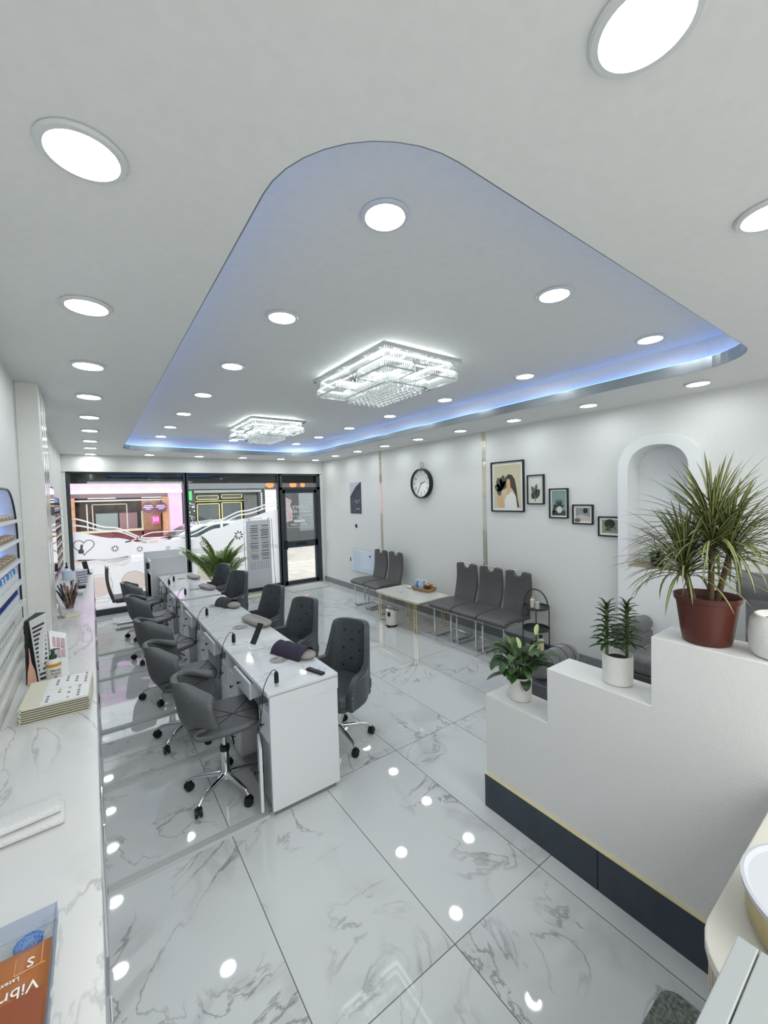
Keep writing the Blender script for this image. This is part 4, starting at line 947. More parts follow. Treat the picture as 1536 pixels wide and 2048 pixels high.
# nail drills on the desks
def drill(label, x, y, cx=-0.1, first=[]):
    if first:
        return dup(first[0], (x, y, DH + 0.0005), label=label, ck=first[1])
    t = thing('nail_drill', label, 'nail drill', (x, y, DH + 0.0005), 0, 'nail drills on the desks')
    obj('clear_tip', LA([(0.006, 0), (0.010, 0.002), (0.012, 0.022)], n=14), mat('clear_tip_plastic', (190, 192, 190), 0.1, alpha=0.7), t, True)
    obj('handle', LA([(0.013, 0.022), (0.0145, 0.026), (0.0135, 0.072), (0.010, 0.088), (0.004, 0.092)], n=16), BLACK, t, True)
    pts = [(0, 0, 0.088), (-0.008, -0.004, 0.105), (-0.03, -0.012, 0.108), (-0.06, -0.022, 0.08), (-0.085, -0.02, 0.03), (-0.095, -0.018, -0.02), (-0.10, -0.01, -0.12), (-0.115, 0.0, -0.2), (-0.125, 0.01, -0.235), (-0.115, 0.02, -0.245), (-0.1, 0.01, -0.22), (-0.103, 0.015, -0.1), (-0.094, 0.03, -0.05)]
    obj('cable', T(pts, 0.0025, 6), BLACK, t, True)
    first += [t, kids(t)]
    return t
for lab, x, y in (('black nail drill standing on the nearest desk, cable over the edge', 0.872, 2.40), ('black nail drill standing on the second desk near the phone stand', 0.866, 3.305), ('black nail drill standing on the third desk in front of dark towel', 0.873, 4.26), ('black nail drill standing at the near end of the fourth desk', 0.874, 5.40), ('black nail drill standing on the farthest desk, right one', 0.90, 6.43), ('black nail drill standing at left edge of the farthest desk', 0.81, 6.20)):
    drill(lab, x, y)
# remote control
t = thing('remote_control', 'small black remote control on the near corner of the nearest desk', 'remote control', (1.147, 2.43, DH + 0.0005), math.atan2(-0.152, 0.046) + PI / 2)
obj('case', B((-0.018, 0.018, -0.075, 0.075, 0, 0.016)), BLACK, t, bev=0.006, seg=3)
bm = bmesh.new(); lathe(bm, [(0.0001, 0.0172), (0.009, 0.017), (0.009, 0.016)], (0, 0.035, 0), 14)
for k in range(3): box(bm, -0.01, -0.003, -0.02 - k * 0.013, -0.013 - k * 0.013, 0.016, 0.0172); box(bm, 0.003, 0.01, -0.02 - k * 0.013, -0.013 - k * 0.013, 0.016, 0.0172)
obj('buttons', bm, mat('dark_grey_rubber', (60, 62, 64), 0.6), t)
# hand rest cushions
def cushion(label, x, y, rz, L=0.30, w_=0.12, h=0.06, first=[]):
    bm = bmesh.new()
    def f(u, v):
        a = 2 * PI * v; k = (1 - abs(2 * u - 1) ** 5) ** 0.5 if abs(2 * u - 1) < 1 else 0
        k = max(k, 0.02); return (L * (u - 0.5), k * w_ / 2 * math.cos(a), h / 2 + k * h / 2 * math.copysign(abs(math.sin(a)) ** 0.8, math.sin(a)))
    grid(bm, f, 22, 20); bmesh.ops.remove_doubles(bm, verts=bm.verts, dist=1e-4)
    t = thing('hand_cushion', label, 'cushion', (x, y, DH + 0.0005), rz, 'hand rest cushions on the desks')
    obj('pad', bm, noisy('taupe_leatherette', (150, 146, 140), (158, 154, 148), 40, 0.5), t, 'all')
    obj('seam', T([(-L * 0.46, 0.0, h + 0.0), (-L * 0.2, 0, h + 0.001), (L * 0.2, 0, h + 0.001), (L * 0.46, 0, h * 0.96)], 0.001, 5), SEAM, t)
    return t
cushion('taupe hand cushion under the dark towel on the nearest desk', 1.165, 2.78, 1.92, 0.36, 0.12, 0.06)
cushion('bare taupe hand cushion on the second desk behind the phone stand', 1.19, 3.74, 1.75, 0.42, 0.15, 0.062)
cushion('taupe hand cushion under the dark towel on the third desk', 1.16, 4.55, 1.85, 0.36, 0.12, 0.06)
cushion('bare taupe hand cushion on the near end of the fourth desk', 1.18, 5.68, 1.8, 0.36, 0.12, 0.055)
cushion('bare taupe hand cushion on the farthest desk', 1.185, 6.58, 1.75, 0.34, 0.12, 0.055)
def drape(label, x, y, rz, L, w_, h, m):
    bm = bmesh.new()
    def f(u, v):
        a = PI * (v * 1.16 - 0.08); z = max(math.sin(a), -0.0) ** 0.7 * h if math.sin(a) > 0 else 0
        yy = -math.cos(a) * w_ / 2 * (1 + (0.12 if v in (0, 1) else 0)); wob = 0.004 * math.sin(u * 17 + v * 5)
        return (L * (u - 0.5) + 0.01 * math.sin(v * 7), yy, max(z + wob, 0.003))
    grid(bm, f, 18, 22)
    o = obj('dark_towel', bm, m, None, 'all', solid=-0.006, loc=(x, y, DH + 0.0045)); o.rotation_euler = (0, 0, rz); return tag(o, label, 'towel', 'dark towels over hand cushions')
NAVY = noisy('navy_plum_cloth', (44, 46, 66), (62, 46, 66), 8, 0.9, 0.3)
drape('navy and plum towel folded over the cushion on the nearest desk', 1.153, 2.815, 1.92, 0.30, 0.15, 0.072, NAVY)
drape('charcoal towel draped over the cushion on the third desk', 1.15, 4.60, 1.85, 0.22, 0.15, 0.074, noisy('charcoal_cloth', (52, 52, 60), (66, 66, 76), 8, 0.9, 0.3))
# white phone stand with black screen
t = thing('phone_stand', 'black slab phone on a white stand on the second desk', 'phone stand', (0.985, 3.13, DH + 0.0005), -0.1)
obj('base', B((-0.055, 0.055, -0.04, 0.04, 0, 0.006)), WHITE, t, bev=0.003)
bm = B((-0.035, 0.035, -0.004, 0.004, 0.0, 0.05)); bm.transform(Matrix.Translation((0, 0.0, 0.005)) @ Matrix.Rotation(-0.2, 4, 'X')); obj('front_rest', bm, WHITE, t)
bm = B((0.028, 0.042, 0.01, 0.018, 0, 0.13)); bm.transform(Matrix.Rotation(-0.12, 4, 'Y')); obj('arm', bm, WHITE, t)
bm = B((-0.022, 0.022, -0.006, 0.004, 0.0, 0.165)); bm.transform(Matrix.Translation((-0.025, -0.005, 0.035)) @ Matrix.Rotation(0.42, 4, 'Y')); obj('phone', bm, BLACK, t, bev=0.003)

# marble reception stand by the window
t = thing('reception_stand', 'marble fronted reception stand behind the farthest manicure desk', 'reception stand', (0.95, 7.42, 0))
obj('marble_front', B((-0.24, 0.24, -0.232, -0.212, 0.0, 1.04)), marble('grey_marble_panel', (214, 215, 216), (150, 150, 150), 2.2, 0.2, strength=0.6), t, bev=0.002)
obj('body', B((-0.26, 0.26, -0.212, 0.22, 0.0, 0.78), (-0.26, -0.24, -0.23, 0.22, 0.0, 1.0), (0.24, 0.26, -0.23, 0.22, 0, 1.0)), WHITE, t, bev=0.003)
obj('raised_back', B((-0.3, 0.22, 0.22, 0.24, 0.0, 1.10)), mat('grey_back_panel', (214, 216, 218), 0.4), t, bev=0.002)
obj('card_reader', B((-0.30, -0.262, -0.08, 0.0, 0.86, 0.96)), BLACK, t, bev=0.005)
# ------------------------------------------------------------------ star bases
CAST = mat('black_caster', (14, 14, 15), 0.45)
def star_base(t, hz, r, n, top, ph):
    bm = bmesh.new(); lathe(bm, [(0.03, 0.085), (0.036, 0.09), (0.036, 0.125), (0.026, 0.135), (0.026, 0.27), (0.024, 0.272)], n=18); obj('hub_column', bm, CHROME, t, True)
    bm = bmesh.new(); lathe(bm, [(0.029, 0.268), (0.030, 0.27), (0.030, 0.30), (0.018, 0.305)], n=18); obj('black_collar', bm, BLACK, t, True)
    obj('gas_lift', LA([(0.015, 0.30), (0.015, top)], n=14), CHROME, t, True)
    for k in range(n):
        a = ph + 2 * PI * k / n; d = Vector((math.cos(a), math.sin(a), 0))
        pts = [d * 0.02 + Vector((0, 0, 0.112)), d * (r * 0.5) + Vector((0, 0, 0.105)), d * (r * 0.85) + Vector((0, 0, 0.09)), d * r + Vector((0, 0, 0.066))]
        obj('base_leg', T(pts, [0.019, 0.016, 0.012, 0.010], 10), CHROME, t, True)
        c = d * r; side = Vector((-d.y, d.x, 0)); rot = Matrix.Rotation(a + 0.9, 4, 'Z')
        bm = bmesh.new()
        for s in (-1, 1):
            b2 = bmesh.new(); lathe(b2, [(0.006, s * 0.006 - 0.0), (0.026, s * 0.006), (0.029, s * 0.012), (0.027, s * 0.021), (0.006, s * 0.022)], n=16); b2.transform(Matrix.Rotation(PI / 2, 4, 'X'))
            me = bpy.data.meshes.new('tmp'); b2.to_mesh(me); b2.free(); bm.from_mesh(me); bpy.data.meshes.remove(me)
        box(bm, -0.012, 0.02, -0.007, 0.007, -0.006, 0.03)
        bm.transform(Matrix.Translation(c + Vector((0, 0, 0.0295))) @ rot)
        obj('caster', bm, CAST, t, True)

# ------------------------------------------------------------------ scallop backed technician chairs (face +x)
def scal(u, v):
    # u -1..1 across, v 0..1 from seat front to top of back
    P = [(0.235, 0.475), (0.20, 0.505), (0.06, 0.495), (-0.08, 0.49), (-0.165, 0.50), (-0.215, 0.56), (-0.235, 0.66), (-0.25, 0.77), (-0.262, 0.82)]
    W = [0.185, 0.20, 0.225, 0.225, 0.225, 0.24, 0.25, 0.235, 0.17]
    f = v * 8; i = min(7, int(f)); t = f - i
    def cr(L, i, t):
        a, b, c, d = L[max(i - 1, 0)], L[i], L[i + 1], L[min(i + 2, 8)]
        return 0.5 * (2 * b + (c - a) * t + (2 * a - 5 * b + 4 * c - d) * t * t + (-a + 3 * b - 3 * c + d) * t ** 3)
    x = cr([p[0] for p in P], i, t); z = cr([p[1] for p in P], i, t); w_ = cr(W, i, t)
    back = max(0, (v - 0.5) / 0.5); seat = 1 - min(1, v / 0.55)
    x += 0.20 * min(1, back / 0.15) * abs(u) ** 2.4
    z -= 0.15 * back ** 2 * abs(u) ** 1.8
    z += 0.02 * (1 - back) * abs(u) ** 3 * (1 if v > 0.1 else 0)
    if v < 0.2: x -= 0.05 * (1 - v / 0.2) * u * u
    return Vector((x, u * w_, z))
def scallop_chair(label, loc, rz):
    t = thing('technician_chair', label, 'chair', (loc[0], loc[1], 0), rz, 'scallop backed technician chairs')
    bm = bmesh.new(); grid(bm, lambda a, b: scal(2 * a - 1, b), 16, 24)
    o = obj('seat_shell', bm, GLEA, t, 'all'); fp = min(o.data.polygons, key=lambda p: (p.center - Vector((0.05, 0, 0.495))).length)
    if fp.normal.z < 0: o.data.flip_normals()
    m = o.modifiers.new('s', 'SOLIDIFY'); m.thickness = 0.04; m.offset = -1; m2 = o.modifiers.new('b', 'SUBSURF'); m2.levels = 1; m2.render_levels = 1
    # stitched lines on the padding
    bm = bmesh.new()
    def nrm(u, v):
        e = 0.01; a = scal(u + e, v) - scal(u - e, v); b = scal(u, min(1, v + e)) - scal(u, max(0, v - e)); n = b.cross(a).normalized(); return n if (n.z + n.x * 0.5) > 0 else -n
    def line(p, q, off=0.0006, k=12):
        pts = []
        for i in range(k + 1):
            u, v = p[0] + (q[0] - p[0]) * i / k, p[1] + (q[1] - p[1]) * i / k; pts.append(scal(u, v) + nrm(u, v) * off)
        tube(bm, pts, 0.0032, 5)
    for p, q in (((-0.95, 0.13), (0.0, 0.25)), ((0.95, 0.13), (0.0, 0.25)), ((-0.9, 0.42), (0, 0.25)), ((0.9, 0.42), (0, 0.25)), ((0, 0.25), (0, 0.46)), ((0, 0.05), (0, 0.25)), ((0, 0.62), (0, 0.95)), ((-0.9, 0.8), (0, 0.72)), ((0.9, 0.8), (0, 0.72)), ((-0.85, 0.62), (0, 0.72)), ((0.85, 0.62), (0, 0.72))): line(p, q)
    obj('stitching', bm, SEAM, t, True)
    obj('mount_plate', B((-0.09, 0.09, -0.08, 0.08, 0.424, 0.447)), BLACK, t, bev=0.004)
    obj('tilt_lever', T([(0.03, -0.02, 0.425), (0.05, -0.2, 0.43), (0.05, -0.24, 0.425)], 0.005, 6), BLACK, t)
    star_base(t, 0.1, 0.245, 5, 0.425, 0.22)
    return t
sc = scallop_chair('grey scallop backed swivel chair nearest the camera at the first desk', (0.638, 2.76), -0.22); sk = kids(sc)
for (x, y, rz, lab) in ((0.562, 3.60, -0.12, 'grey scallop backed swivel chair second from the camera'), (0.558, 4.49, 0.22, 'grey scallop backed swivel chair third from the camera, turned away'), (0.562, 5.68, 0.0, 'grey scallop backed swivel chair fourth from the camera'), (0.562, 6.68, 0.05, 'grey scallop backed swivel chair farthest from the camera')):
    dup(sc, (x, y, 0), rz, lab, ck=sk)

# ------------------------------------------------------------------ tufted wing chairs (local: faces +x)
TUFT = noisy('slate_grey_leatherette', (66, 71, 75), (74, 79, 83), 50, 0.42, 0.08)
def tuft_chair(label, loc, rz):
    t = thing('tufted_chair', label, 'chair', (loc[0], loc[1], 0), rz, 'tufted customer chairs')
    # plan path of the wrap around back: from right arm tip round the back to left arm tip
    path = [(0.20, -0.245), (0.04, -0.25), (-0.09, -0.205), (-0.165, -0.172), (-0.215, -0.10), (-0.225, 0), (-0.215, 0.10), (-0.165, 0.172), (-0.09, 0.205), (0.04, 0.25), (0.20, 0.245)]
    def pp(s):
        f = s * (len(path) - 1); i = min(len(path) - 2, int(f)); k = f - i; g = lambda j: path[max(0, min(len(path) - 1, j))]
        def c(a): p0, p1, p2, p3 = g(i - 1)[a], g(i)[a], g(i + 1)[a], g(i + 2)[a]; return 0.5 * (2 * p1 + (p2 - p0) * k + (2 * p0 - 5 * p1 + 4 * p2 - p3) * k * k + (-p0 + 3 * p1 - 3 * p2 + p3) * k ** 3)
        return c(0), c(1)
    def htop(s):
        d = abs(s - 0.5) * 2
        if d < 0.42: return 0.89 - 0.03 * (d / 0.42) ** 6
        q = min(1, (d - 0.42) / 0.13); q = q ** 0.8
        z = 0.855 + (0.60 - 0.855) * q
        if d > 0.85: z -= 0.10 * ((d - 0.85) / 0.15) ** 2
        return z
    def fn(a, b):
        x, y = pp(a); zt = htop(a); z = 0.37 + (zt - 0.37) * b; d = abs(a - 0.5) * 2
        hb = max(0, (z - 0.55) / 0.33)
        x -= 0.03 * hb if d < 0.5 else 0.03 * hb * max(0, (0.8 - d) / 0.3)
        y *= 1 - 0.06 * hb * min(1, (1 - d) * 2.2)
        return (x, y, z)
    bm = bmesh.new(); grid(bm, fn, 80, 16)
    o = obj('wrap_back', bm, TUFT, t, 'all'); m = o.modifiers.new('s', 'SOLIDIFY'); m.thickness = 0.045; m.offset = 0; m2 = o.modifiers.new('b', 'BEVEL'); m2.width = 0.015; m2.segments = 3; m2.limit_method = 'ANGLE'; m2.angle_limit = 1.0
    bm = bmesh.new(); prism_z(bm, rrect(-0.19, 0.245, -0.222, 0.222, 0.06, 5), 0.385, 0.475); obj('seat_cushion', bm, TUFT, t, bev=0.025, seg=4, smooth=True)
    bm = bmesh.new(); prism_z(bm, rrect(-0.18, 0.225, -0.215, 0.215, 0.05, 5), 0.355, 0.386); obj('seat_base', bm, TUFT, t, bev=0.006)
    bt = mat('tuft_button', (38, 42, 46), 0.5)
    for zz, yy in ((0.80, (-0.075, 0.075)), (0.73, (0.0,)), (0.655, (-0.08, 0.08)), (0.58, (0.0,)), (0.51, (-0.08, 0.08)), (0.73, (-0.135, 0.135)), (0.58, (-0.15, 0.15))):
        for y in yy:
            hb = max(0, (zz - 0.55) / 0.33); bm = bmesh.new(); xx = -0.2015 - 0.03 * hb + 0.35 * max(0, abs(y) - 0.06) ** 1.2
            ball(bm, (xx, y, zz), 0.012, 10, 6, (0.55, 1.2, 1.2)); obj('button', bm, bt, t, True)
    bm = bmesh.new()
    for sgn in (-1, 1):
        for k in range(16):
            a = 0.5 + sgn * (0.5 - 0.001 - 0.16 * (k / 15) ** 1.0 * 1.0); x, y, z = fn(min(1, max(0, a)), 1.0); yy = y + sgn * 0.026
            ball(bm, (x, yy, z - 0.022), 0.0042, 6, 4)
        for k in range(10):
            x, y, z = fn(1.0 if sgn > 0 else 0.0, k / 10); ball(bm, (x - 0.012, y + sgn * 0.025, z), 0.0042, 6, 4)
    o = obj('nailhead_trim', bm, CHROME, t, True); o['kind'] = 'stuff'
    bm = bmesh.new(); tube(bm, [(-0.285, 0.03 * math.cos(q), 0.71 + 0.03 * math.sin(q)) for q in [k * PI / 10 for k in range(20)]], 0.003, 6, closed=True); ball(bm, (-0.28, 0, 0.745), 0.012, 8, 6); obj('pull_ring', bm, CHROME, t, True)
    star_base(t, 0.1, 0.26, 5, 0.36, 2.35)
    return t
F1 = math.atan2(-0.425, -0.905)
tc = tuft_chair('dark grey buttoned swivel chair nearest the camera beside the first desk', (1.50, 2.785), F1); tk = kids(tc)
for x, y, a, lab in ((1.52, 3.74, math.atan2(-0.35, -0.94), 'dark grey buttoned swivel chair second from the camera'), (1.50, 4.56, math.atan2(-0.33, -0.94), 'dark grey buttoned swivel chair third from the camera'), (1.48, 5.84, math.atan2(-0.45, -0.89), 'dark grey buttoned swivel chair fourth from the camera'), (1.47, 6.72, math.atan2(-0.33, -0.94), 'dark grey buttoned swivel chair farthest from the camera near the palm')):
    dup(tc, (x, y, 0), a, lab, ck=tk)

# ------------------------------------------------------------------ cantilever waiting chairs (local: faces -x, back at +x)
GD = noisy('grey_faux_leather', (82, 82, 82), (90, 90, 89), 60, 0.45, 0.06)
def canti(label, loc, rz):
    t = thing('waiting_chair', label, 'chair', (loc[0], loc[1], 0), rz, 'cantilever waiting chairs')
    bm = bmesh.new(); W_ = 0.2
    grid(bm, lambda a, b: (-0.27 + 0.50 * a, (2 * b - 1) * W_, 0.475 - 0.03 * (1 - min(1, a * 5)) ** 2 + 0.008 * math.sin(PI * a)), 14, 8)
    o = obj('seat', bm, GD, t, 'all', solid=0.055); o.modifiers[0].offset = -1; b_ = o.modifiers.new('b', 'BEVEL'); b_.width = 0.014; b_.segments = 3; b_.limit_method = 'ANGLE'; b_.angle_limit = 1.0
    # back with half round grip opening
    bm = bmesh.new(); cut = 0.075; zt = 0.955; prof_ = []
    n = 10
    out = [(-0.185, 0.46), (0.185, 0.46), (0.18, 0.7), (0.172, zt - 0.015), (0.155, zt)]
    out += [(cut, zt)] + [(cut * math.cos(q), zt - cut * 0.85 * math.sin(q)) for q in [PI * k / n for k in range(1, n)]] + [(-cut, zt), (-0.155, zt), (-0.172, zt - 0.015), (-0.18, 0.7)]
    def bx_(z): s = (z - 0.46) / 0.5; return 0.215 + 0.055 * s + 0.03 * math.sin(PI * s)
    # build in strips so the panel can curve
    ys = [-0.185, -0.13, -cut, -cut * 0.7, -cut * 0.35, 0, cut * 0.35, cut * 0.7, cut, 0.13, 0.185]
    rows_ = 12; V = []
    for y in ys:
        zc = zt - (0.012 if abs(y) > 0.15 else 0)
        if abs(y) < cut: zc = zt - 0.85 * math.sqrt(cut * cut - y * y)
        wsc = 1.0
        V.append([bm.verts.new((bx_(0.46 + (zc - 0.46) * k / rows_), y * (1 - 0.07 * abs((k / rows_) - 0.35)), 0.46 + (zc - 0.46) * k / rows_)) for k in range(rows_ + 1)])
    for i in range(len(ys) - 1):
        for k in range(rows_): bm.faces.new((V[i][k], V[i + 1][k], V[i + 1][k + 1], V[i][k + 1]))
    o = obj('backrest', bm, GD, t, 'all', solid=-0.04); b_ = o.modifiers.new('b', 'BEVEL'); b_.width = 0.01; b_.segments = 3; b_.limit_method = 'ANGLE'; b_.angle_limit = 1.0
    bm = bmesh.new(); grid(bm, lambda a, b: (0.272 + (2 * b - 1) * 0.014, (2 * a - 1) * 0.085, 0.955 + 0.014 * math.cos((2 * a - 1) * PI / 2)), 12, 2); obj('grip_handle', bm, CHROME, t, 'all', solid=-0.008)
    obj('back_seam', T([(0.197, 0, 0.5), (0.213, 0, 0.7), (0.24, 0, 0.87)], 0.0012, 4), SEAM, t)
    r_ = 0.0125; y0 = 0.155; pts = []
    def arc(cx, cz, y, a0, a1, rad=0.05): return [(cx + rad * math.cos(a0 + (a1 - a0) * k / 5), y, cz + rad * math.sin(a0 + (a1 - a0) * k / 5)) for k in range(6)]
    left = [(0.18, y0, 0.41), (-0.10, y0, 0.41)] + arc(-0.15, 0.36, y0, PI / 2, PI) + arc(-0.15, 0.0625, y0, PI, 1.5 * PI) + [(0.15, y0, r_ + 0.0005)]
    right = [(x, -y, z) for x, y, z in reversed(left)]
    obj('tube_frame', T(left + [(0.19, y0 - 0.03, r_ + 0.0005), (0.19, -y0 + 0.03, r_ + 0.0005)] + right, r_, 8), CHROME, t, True)
    obj('seat_rail', B((-0.17, -0.14, -y0, y0, 0.385, 0.418)), CHROME, t, bev=0.003)
    return t
ca = canti('grey cantilever chair left of three, nearest the coffee table', (3.87, 3.88), 0); ck_ = kids(ca)
dup(ca, (3.87, 3.465, 0), 0, 'grey cantilever chair in the middle of the three right of the coffee table', ck=ck_)
dup(ca, (3.87, 3.05, 0), 0, 'grey cantilever chair right of three, beside the black side trolley', ck=ck_)
dup(ca, (3.87, 5.92, 0), 0, 'grey cantilever chair beyond the coffee table, left of the pair', ck=ck_)
dup(ca, (3.87, 5.49, 0), 0, 'grey cantilever chair beyond the coffee table, right of the pair', ck=ck_)
dup(ca, (0.415, 7.45, 0), PI, 'grey cantilever chair by the left shop window behind the technician chairs', ck=ck_)

# ------------------------------------------------------------------ coffee table with basket
t = thing('coffee_table', 'marble topped coffee table with gold wire legs by the right wall', 'table', (3.80, 4.70, 0))
bm = bmesh.new(); prism_z(bm, rrect(-0.30, 0.31, -0.52, 0.50, 0.05, 4), 0.432, 0.455); obj('table_top', bm, marble('table_marble', (224, 224, 218), (186, 180, 166), 1.8, 0.08, strength=0.6, dens=0.42), t, bev=0.003)
bm = bmesh.new(); prism_z(bm, rrect(-0.301, 0.311, -0.521, 0.501, 0.05, 4), 0.418, 0.4315); obj('gold_rim', bm, GOLD, t)
for sx in (-1, 1):
    for sy in (-1, 1):
        xa, ya = sx * 0.26, sy * 0.44
        obj('leg', T([(xa, ya, 0.418), (xa, ya, 0.03), (xa, ya - sy * 0.01, 0.008), (xa - sx * 0.12, ya - sy * 0.16, 0.008), (xa - sx * 0.03, ya - sy * 0.0, 0.03) if 0 else (xa - sx * 0.02, ya - sy * 0.17, 0.03), (xa - sx * 0.02, ya - sy * 0.17, 0.418)], 0.0065, 6), GOLD, t)
        obj('leg', T([(xa + sx * 0.0, ya - sy * 0.045, 0.418), (xa, ya - sy * 0.045, 0.012)], 0.0065, 6), GOLD, t)
t = thing('snack_basket', 'woven tan basket on the coffee table filled with small bottles', 'basket', (4.04, 4.66, 0.4555), 0.1)
WICK = noisy('wicker', (186, 158, 112), (150, 120, 80), 60, 0.7, 0.5)
bm = bmesh.new()
for k in range(5):
    z = 0.006 + k * 0.011; e = 0.004 * k; pr = rrect(-0.09 - e, 0.09 + e, -0.16 - e, 0.16 + e, 0.03, 4); tube(bm, [(x, y, z) for x, y in pr], 0.006, 6, closed=True)
prism_z(bm, rrect(-0.09, 0.09, -0.16, 0.16, 0.03, 4), 0.001, 0.006)
obj('wicker_sides', bm, WICK, t, True)
wcol = [((150, 190, 220), 'pale blue'), ((196, 210, 220), 'clear'), ((90, 130, 190), 'blue')]
k = 0
for i in range(2):
    for j in range(4):
        c, nmz = wcol[(i + j) % 3]; x, y = 4.04 - 0.035 + i * 0.07, 4.70 + j * 0.052 - 0.045
        key = ('water', nmz)
        def mk(l, g, p, c=c):
            b = thing('water_bottle', l, 'bottle', p, 0, g)
            obj('bottle_body', LA([(0.022, 0), (0.0255, 0.004), (0.0255, 0.10), (0.01, 0.125), (0.01, 0.132)], n=14), mat('bottle_%d' % c[0], c, 0.08, spec=0.7), b, True)
            obj('cap', LA([(0.012, 0.132), (0.012, 0.145), (0.01, 0.147)], n=12), WHITEM, b, True); return b
        put(key, mk, '%s small water bottle standing in the wicker basket' % nmz, 'water bottles in the basket', (x, y, 0.463)); k += 1
for j in range(4):
    t2 = thing('snack_tub', ['dark red snack tub at the end of the wicker basket', 'amber snack tub at the end of the wicker basket', 'brown snack tub low in the wicker basket', 'rust coloured snack tub in the wicker basket corner'][j], 'tub', (4.005 + 0.06 * (j % 2), 4.53 + 0.052 * (j // 2), 0.463), 0, 'snack tubs in the basket')
    obj('tub', LA([(0.018, 0), (0.025, 0.09), (0.026, 0.095)], n=14), mat('tub_%d' % j, [(110, 36, 34), (176, 120, 60), (110, 78, 52), (150, 70, 44)][j], 0.4), t2, True); obj('lid', LA([(0.027, 0.095), (0.027, 0.106)], n=14), mat('lid_gold', (190, 150, 90), 0.4), t2, True)
t = thing('saucer', 'small pale dish on the coffee table left of the basket', 'dish', (4.0, 4.95, 0.4555)); t2 = t
obj('dish', LA([(0.03, 0), (0.055, 0.01), (0.056, 0.013), (0.03, 0.005)], n=24), mat('pale_dish', (210, 214, 206), 0.2), t, True); obj('mints', LA([(0.03, 0.006), (0.02, 0.016), (0.001, 0.02)], n=10), WHITEM, t)
t = thing('pedal_bin', 'small white pedal bin with black base under the coffee table', 'bin', (3.50, 4.78, 0))
obj('bin_body', LA([(0.078, 0.022), (0.08, 0.03), (0.08, 0.235)], n=32), mat('ivory_metal', (226, 224, 214), 0.25), t, True)
obj('base_ring', LA([(0.08, 0.0005), (0.083, 0.004), (0.082, 0.024)], n=32), BLACK, t, True)
obj('lid', LA([(0.081, 0.2355), (0.082, 0.24), (0.07, 0.256), (0.001, 0.262)], n=32), mat('lid_steel', (196, 198, 196), 0.2, 0.7), t, True)
bm = B((-0.094, -0.078, -0.02, 0.02, 0.16, 0.22)); bm.transform(Matrix.Rotation(0.5, 4, 'Z')); obj('handle', bm, BLACK, t, bev=0.003)
bm = B((-0.11, -0.08, -0.015, 0.015, 0.004, 0.014)); bm.transform(Matrix.Rotation(0.5, 4, 'Z')); obj('pedal', bm, BLACK, t)
# side trolley
DGR = mat('dark_green_grey_metal', (56, 62, 60), 0.45)
t = thing('side_trolley', 'dark three tier round side trolley with arched handle by the wall', 'trolley', (4.08, 2.77, 0))
for z in (0.10, 0.335, 0.58):
    obj('tray', LA([(0.0001, z - 0.004), (0.142, z - 0.004), (0.148, z), (0.148, z + 0.02), (0.143, z + 0.02), (0.141, z + 0.001), (0.0001, z + 0.001)], n=36), DGR, t, True)
for a in (0.6, 2.55, 3.74, 5.7): obj('post', T([(0.152 * math.cos(a), 0.152 * math.sin(a), 0.0), (0.152 * math.cos(a), 0.152 * math.sin(a), 0.6)], 0.007, 6), DGR, t)
obj('arched_handle', T([(0, 0.155 * math.cos(q), 0.60 + 0.19 * math.sin(q)) for q in [PI * k / 16 for k in range(17)]], 0.008, 8), DGR, t, True)
def toil(nm, lab, x, y, z, h, r, m, cm, cat='bottle'):
    t = thing(nm, lab, cat, (x, y, z)); obj('body', LA([(r, 0), (r, h * 0.75), (r * 0.5, h * 0.84)], n=16), m, t, True); obj('cap', LA([(r * 0.5, h * 0.84), (r * 0.55, h), (r * 0.3, h)], n=12), cm, t, True)
toil('lotion_bottle', 'yellow lidded lotion bottle on the top tray of the side trolley', 4.06, 2.80, 0.5815, 0.12, 0.026, mat('pale_lotion', (216, 214, 196), 0.3), mat('mustard_cap', (196, 180, 80), 0.4))
toil('clear_bottle', 'clear bottle beside lotion on the top tray of the side trolley', 4.05, 2.73, 0.5815, 0.10, 0.024, mat('clear_grey', (196, 202, 200), 0.1), mat('grey_cap', (150, 156, 156), 0.4))
toil('cream_bottle', 'cream coloured bottle on the lowest tray of the side trolley', 4.03, 2.68, 0.1015, 0.19, 0.035, mat('cream_pl', (216, 206, 164), 0.4), BLACK)
toil('dark_bottle', 'dark green bottle on the lowest tray of the side trolley', 4.03, 2.77, 0.1015, 0.13, 0.03, mat('dark_green_gl', (40, 62, 54), 0.2), mat('grey_cap', (150, 156, 156), 0.4))

# ------------------------------------------------------------------ right wall decoration
def picture(nm, label, y0, y1, z0, z1, mat_w, art, fr=0.013):
    t = thing(nm, label, 'picture', (WX - 0.001, 0, 0)); x = -0.026
    obj('frame', B((x, 0, y0, y0 + fr, z0, z1), (x, 0, y1 - fr, y1, z0, z1), (x, 0, y0 + fr, y1 - fr, z0, z0 + fr), (x, 0, y0 + fr, y1 - fr, z1 - fr, z1)), mat('black_frame', (18, 18, 18), 0.4), t)
    obj('mount', B((-0.012, -0.002, y0 + fr, y1 - fr, z0 + fr, z1 - fr)), mat('picture_mount', (238, 238, 234), 0.5), t)
    ax0, ax1, az0, az1 = y1 - fr - mat_w, y0 + fr + mat_w, z0 + fr + mat_w, z1 - fr - mat_w   # u runs left to right seen from the room
    for i, (c, polys) in enumerate(art):
        bm = bmesh.new()
        for p in polys: flat(bm, [(ax0 + (ax1 - ax0) * u, az0 + (az1 - az0) * v) for u, v in p], 'x', -0.0125 - 0.0003 * i)
        obj('artwork', bm, c if not isinstance(c, tuple) else mat('art_%d_%d_%d' % c, c, 0.6), t)
    return t
